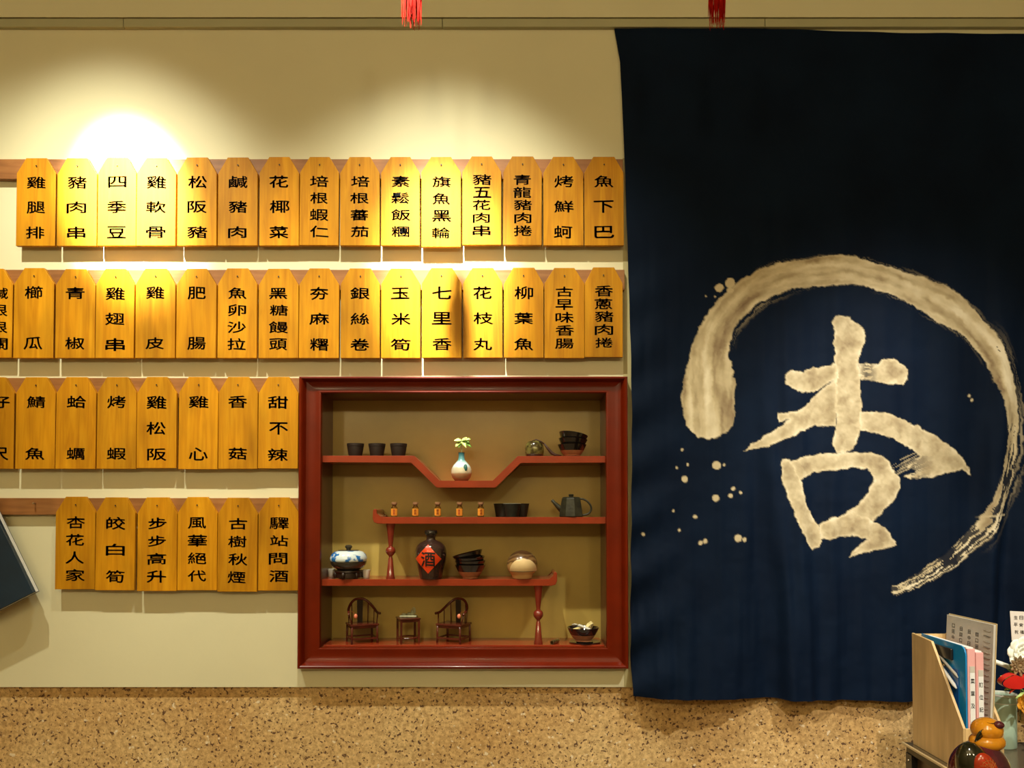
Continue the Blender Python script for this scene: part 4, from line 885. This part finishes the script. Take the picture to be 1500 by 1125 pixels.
# printed notebook
nbk = thing('printed_pad', 'tall grey printed spiral pad standing behind the pink files', 'notepad', (hx + .0640, hy - .012, ZB), (0, math.radians(3), math.radians(1.5)))
b = nb(); box(b, (0, -.185, 0), (.005, 0, .308), .0006); obj('page_block', b, M_greyp, nbk)
b = nb(); box(b, (.0052, -.187, 0), (.0068, .001, .311), .0004); obj('cover', b, M_beige, nbk)
def side_letters(items, x):
    V, F = [], []
    for ch, cy, cz, wd, ht in items:
        v, f, s_ = glyph(ch); k0 = len(V); kx = wd / max(s_[0], .62); kz = ht / max(s_[1], .62)
        V += [(x, cy - p[0] * kx, cz + p[1] * kz) for p in v]; F += [tuple(k0 + i for i in q) for q in f]
    return V, F
its = []
for ci, (cy, n_c, z0) in enumerate([(-.03, 3, .285), (-.062, 4, .282), (-.095, 5, .28), (-.125, 5, .278)]):
    for j in range(n_c): its.append(('口日田目中'[(ci + j * 2) % 5], cy, z0 - j * .0135, .011, .0095))
[obj('character', side_letters([it], -.0003), pm('grey_ink', (.09, .08, .07), .6), nbk) for it in its]
b = nb(); box(b, (-.0008, -.128, .212), (-.0001, -.120, .236)); obj('black_mark', b, M_black, nbk)
for i in range(24):
    z = .012 + i * .0122; b = nb(); tube(b, [(-.0006, -.150, z), (-.0012, -.158, z), (-.0012, -.170, z - .001), (-.0006, -.176, z)], .0007, 4); obj('spiral_wire', b, M_greyp if i % 2 else M_steel, nbk)
# cup
s = S(-.42); cp_ = thing('sage_tumbler', 'sage green tumbler with white rim beside the file holder', 'tumbler', (R(1468.5, 1050, -.42).x, -.42, DZ + EPS))
rr = 18.6 * s; H = 77 * s
b = nb(); lathe(b, [(rr * .93, 0), (rr * .97, .002), (rr, H * .82), (rr * .99, H * .825), (.001, H * .825)], 36); obj('cup_body', b, M_sage, cp_, smooth=True)
b = nb(); lathe(b, [(rr * .97, H * .822), (rr * 1.01, H * .828), (rr * 1.01, H * .838), (rr * .97, H * .842)], 36); obj('seam_ring', b, M_white, cp_, smooth=True)
b = nb(); lathe(b, [(rr * .99, H * .84), (rr, H * .845), (rr * 1.01, H * .965), (rr * .97, H * .97)], 36); obj('lid', b, M_sage, cp_, smooth=True)
b = nb(); lathe(b, [(rr * 1.0, H * .96), (rr * 1.06, H * .972), (rr * 1.05, H * .995), (rr * .92, H), (rr * .86, H * .97), (.001, H * .965)], 36); obj('rim', b, M_white, cp_, smooth=True)
# flower arrangement
def at(px, py, Y): return R(px, py, Y)
fp = Vector((1.315, -.46, DZ + EPS))
fl_ = thing('flower_basket', 'basket of white and dried flowers tied with a red bow at the right edge', 'flower arrangement', fp)
def loc(px, py, Y): return at(px, py, Y) - fp
b = nb(); lathe(b, [(.05, 0), (.052, .002), (.072, .085), (.075, .09), (.068, .09), (.06, .07), (.001, .068)], 28); obj('basket', b, pm('woven_straw', (.45, .33, .15), .7, var=.3, scale=120, bump=.5), fl_, smooth=True)
b = nb()
for px, py in ((1500, 958), (1492, 972), (1470, 974), (1485, 1000), (1505, 1025), (1520, 960)):
    e = loc(px, py, -.47); tube(b, [(0, 0, .06), (e.x * .45, e.y * .4, e.z * .6), e], .0016, 5)
obj('stems', b, M_leafd, fl_, smooth='all')
def flower(name, px, py, Y, r, n, m, layers=2, cup=.3, wf=.42):
    c = loc(px, py, Y); b = nb()
    for l in range(layers):
        for i in range(n):
            a_ = 2 * PI * (i + .5 * l) / n; tilt_ = .25 + .45 * l; d = Vector((math.cos(a_), -.15 - tilt_ * .7, math.sin(a_) * .85 + .1))
            d.normalize(); sd_ = d.cross(Vector((0, -1, .1))).normalized(); nn_ = sd_.cross(d).normalized(); R_ = r * (1 - .22 * l)
            M_ = Matrix((( d.x * R_ * .52, sd_.x * R_ * wf, nn_.x * R_ * .10), (d.y * R_ * .52, sd_.y * R_ * wf, nn_.y * R_ * .10), (d.z * R_ * .52, sd_.z * R_ * wf, nn_.z * R_ * .10))).to_4x4()
            bmesh.ops.create_uvsphere(b, u_segments=10, v_segments=7, radius=1, matrix=Matrix.Translation(c + d * R_ * .5) @ M_)
    sphere(b, c + Vector((0, -.004, 0)), r * .22, (1, 1, 1), 8); obj(name, b, m, fl_, smooth='all')
flower('white_flower', 1496, 956, -.50, .042, 8, M_petal, 3, .35)
flower('dried_flower', 1492, 975, -.52, .026, 12, M_dry, 3, .1, .18)
flower('orange_flower', 1502, 1030, -.50, .026, 7, M_orangef, 2, .2)
b = nb(); e0, e1 = loc(1452, 967, -.47), loc(1486, 980, -.47)
tube(b, [e0, e0.lerp(e1, .2), e0.lerp(e1, .7), e1], [.002, .0055, .006, .003], 10); obj('cream_bud', b, M_petal, fl_, smooth='all')
b = nb(); c = loc(1498, 1000, -.54)
for sx, tz in ((-1, .15), (1, .1)):
    ring = [c + Vector((sx * (.026 + .026 * math.cos(a)) , -.006 * math.sin(a * 2), .016 * math.sin(a) + tz * .02)) for a in np.linspace(PI, 3 * PI, 17)]
    A = [b.verts.new(p + Vector((0, -.009, 0))) for p in ring]; B = [b.verts.new(p + Vector((0, .009, .002))) for p in ring]
    for i in range(16): b.faces.new((A[i], A[i + 1], B[i + 1], B[i]))
    A2 = [b.verts.new(p * .97 + c * .03 + Vector((0, -.011, 0))) for p in ring]
    b.faces.new([A2[i] for i in range(16)])
sphere(b, c, .008, (1, 1, 1), 10)
obj('ribbon_bow', b, M_ribbon, fl_, smooth='all')
b = nb(); petal(b, c, (-1, -.2, -.55), (0, 0, 1), .042, .013, .1); petal(b, c, (.6, -.2, -1), (0, 0, 1), .05, .014, .1); obj('ribbon_tail', b, pm('orange_red_ribbon', (.75, .09, .02), .35), fl_, smooth='all')
for (px, py, dx, dz) in ((1474, 990, -1, .3), (1480, 984, -.6, .8), (1490, 986, .5, -.6), (1478, 997, -.9, -.4), (1495, 1012, -.9, -.2)):
    b = nb(); petal(b, loc(px + 8, py + 4, -.48), (dx, -.5, dz), (0, -1, .2), .032, .014, .25); obj('leaf', b, M_leaf if dx < -.7 else M_leafd, fl_, smooth='all')
# card on a pick
cdp = at(1478, 895, -.45); cw = .13
cr_ = thing('message_card', 'blush white lettered card standing above the flowers at the right edge', 'card', (cdp.x, -.45, cdp.z - .07), (0, math.radians(2), 0))
b = nb(); prism(b, [(.006, 0), (cw, -.002), (cw, .068), (0, .07)], 0, .0012, 'Y'); obj('card_sheet', b, M_card, cr_)
its = [(c, .014 + i * .013, .055, .009, .009) for i, c in enumerate('生日快樂')] + [(c, .014 + i * .013, .038, .009, .009) for i, c in enumerate('平安喜樂')] + [(c, .016 + i * .013, .021, .009, .009) for i, c in enumerate('祝福')]
[obj('character', lettering([it], -.0004), pm('grey_brown_ink', (.18, .12, .10), .6), cr_) for it in its]
b = nb(); tube(b, [(.03, .003, .03), (.032, .004, DZ + .07 - cr_.location.z)], .0015, 6); obj('pick', b, M_stem, cr_, smooth='all')
# yellow packet, patterned cloth pouch and white mug at the edge
Y = -.56; q = at(1486, 1092, Y)
pk = thing('yellow_packet', 'yellow and white printed packet leaning right of the tumbler', 'packet', (1.168 + .03, Y, DZ + EPS), (math.radians(-8), 0, math.radians(-8)))
b = nb(); box(b, (-.01, 0, 0), (.05, .008, .075), .0015); obj('pouch', b, M_card, pk)
b = nb(); box(b, (-.0095, -.0008, .002), (.0495, 0, .026)); obj('yellow_print', b, M_yellow, pk)
b = nb(); prism(b, [(-.0095, .034), (.03, .030), (.045, .044), (-.0095, .050)], -.0008, 0, 'Y'); obj('yellow_print', b, M_yellow, pk)
pu = thing('patterned_pouch', 'black and cream patterned pouch wedged between tumbler and flowers', 'pouch', (1.235, -.505, DZ + EPS))
M_pat = blotch('black_cream_print', (.02, .02, .02), (.65, .60, .45), 85, .46, .52, .6, 0)
b = nb(); box(b, (-.022, -.012, 0), (.03, .012, .105), .008); obj('cloth_body', b, M_pat, pu, smooth='all')
b = nb(); box(b, (-.018, -.003, .104), (.026, .003, .109), .001); obj('closure_strip', b, M_black, pu)
mg = thing('white_mug', 'white mug cut off by the right edge of the photo', 'mug', (1.175 + .05, -.66, DZ + EPS))
b = nb(); lathe(b, [(.028, 0), (.030, .002), (.034, .068), (.0355, .072), (.033, .072), (.031, .066), (.027, .006), (.001, .005)], 32); obj('mug_body', b, M_white, mg, smooth=True)
b = nb(); tube(b, [(.032, 0, .058), (.048, 0, .056), (.053, 0, .036), (.046, 0, .018), (.031, 0, .016)], .0035, 8); obj('handle', b, M_white, mg, smooth='all')
# near counter and lacquered ornament
ct = thing('service_counter', 'dark service counter just below the bottom right of the photo', 'counter', (1.12, -1.20, 0))
b = nb(); box(b, (-.52, -.22, .715), (.6, .20, .735), .002); obj('counter_top', b, M_counter, ct)
b = nb(); box(b, (-.50, -.20, 0), (.58, .18, .715)); obj('cabinet', b, M_desk, ct)
Y = -1.1; s = S(Y)
og = Vector((R(1432, 1100, Y).x, Y, .735 + EPS)); zg = lambda py: R(1432, py, Y).z - og.z; xg = lambda px: R(px, 1100, Y).x - og.x
gd = thing('lacquered_gourd', 'glossy lacquered gourd ornament with amber top and red panel', 'ornament', og)
b = nb(); cz = zg(1133); sphere(b, (xg(1434), 0, cz), 43 * s, (1, .85, 1.12), 32)
bmesh.ops.bisect_plane(b, geom=b.verts[:] + b.edges[:] + b.faces[:], plane_co=(0, 0, .0), plane_no=(0, 0, 1), clear_inner=True)
bmesh.ops.holes_fill(b, edges=b.edges[:], sides=0); obj('gourd_belly', b, M_purple, gd, smooth=True)
# black rimmed arch with red panel on the left front
tl = math.radians(18)
def ell(cx, cz_, rx, rz, n_, rot): return [(cx + rx * math.cos(a) * math.cos(rot) - rz * math.sin(a) * math.sin(rot), cz_ + rx * math.cos(a) * math.sin(rot) + rz * math.sin(a) * math.cos(rot)) for a in [2 * PI * i / n_ for i in range(n_)]]
def front(x, z, off):
    r = 43 * s + off; q_ = r * r - (x - xg(1434)) ** 2 - ((z - cz) / 1.12) ** 2; return -math.sqrt(max(q_, 1e-5)) * .85
b = nb(); sphere(b, (0, 0, 0), 1, (25 * s, 20 * s, 44 * s), 32); bmesh.ops.rotate(b, verts=b.verts[:], cent=(0, 0, 0), matrix=Matrix.Rotation(-tl, 3, 'Y'))
bmesh.ops.translate(b, verts=b.verts[:], vec=(xg(1417), -.022, zg(1124)))
bmesh.ops.bisect_plane(b, geom=b.verts[:] + b.edges[:] + b.faces[:], plane_co=(0, 0, .001), plane_no=(0, 0, 1), clear_inner=True)
bmesh.ops.holes_fill(b, edges=b.edges[:], sides=0); obj('black_rim', b, M_blackl, gd, smooth=True)
b = nb(); sphere(b, (0, 0, 0), 1, (17 * s, 9 * s, 31 * s), 28); bmesh.ops.rotate(b, verts=b.verts[:], cent=(0, 0, 0), matrix=Matrix.Rotation(-tl, 3, 'Y'))
bmesh.ops.translate(b, verts=b.verts[:], vec=(xg(1424), -.0405, zg(1122)))
bmesh.ops.bisect_plane(b, geom=b.verts[:] + b.edges[:] + b.faces[:], plane_co=(0, 0, .003), plane_no=(0, 0, 1), clear_inner=True)
bmesh.ops.holes_fill(b, edges=b.edges[:], sides=0); rp = obj('red_panel', b, M_redl, gd, smooth=True)
b = nb(); cx_, cz_ = xg(1422), zg(1112)
for a0 in (.1, .5, .9, 1.4, 1.9, 2.4, 2.9, -.5, -1.1, 3.6):
    l1, l2 = 3 * s, 12.5 * s * (1.15 if math.sin(a0) > 0 else 1)
    tube(b, [(cx_ + l * math.cos(a0 + .25 * k2) * .85, -.0502 + .0012 * k2, cz_ + l * math.sin(a0 + .25 * k2)) for k2, l in enumerate((l1, (l1 + l2) / 2, l2))], .00035, 4)
for rr_ in (7, 11): tube(b, [(cx_ + rr_ * s * math.cos(a) * .9, -.0495 + .0012 * (rr_ > 8), cz_ + rr_ * s * math.sin(a)) for a in np.linspace(.2, 2.6, 9)], .00035, 4)
obj('gold_lines', b, M_gold, rp)
# amber upper lobes
b = nb()
sphere(b, (xg(1446), 0, zg(1086)), 23 * s, (1.08, .95, .62), 24); obj('lower_lobe', b, M_amber, gd, smooth='all')
b = nb(); sphere(b, (xg(1446), 0, zg(1069)), 21 * s, (1.05, .95, .86), 24); obj('upper_lobe', b, M_amber, gd, smooth='all')
b = nb(); sphere(b, (xg(1455), -15 * s, zg(1058)), 7.5 * s, (1, .8, .75), 14); obj('purple_knob', b, M_purple, gd, smooth='all')
b = nb(); petal(b, (xg(1438), -8 * s, zg(1056)), (1, -.2, .15), (0, -.3, 1), 20 * s, 13 * s, .2); petal(b, (xg(1433), -14 * s, zg(1064)), (-.6, 0, -1), (0, -1, 0), 22 * s, 9 * s, .15); obj('black_crest', b, M_blackl, gd, smooth='all')
print('scene done')
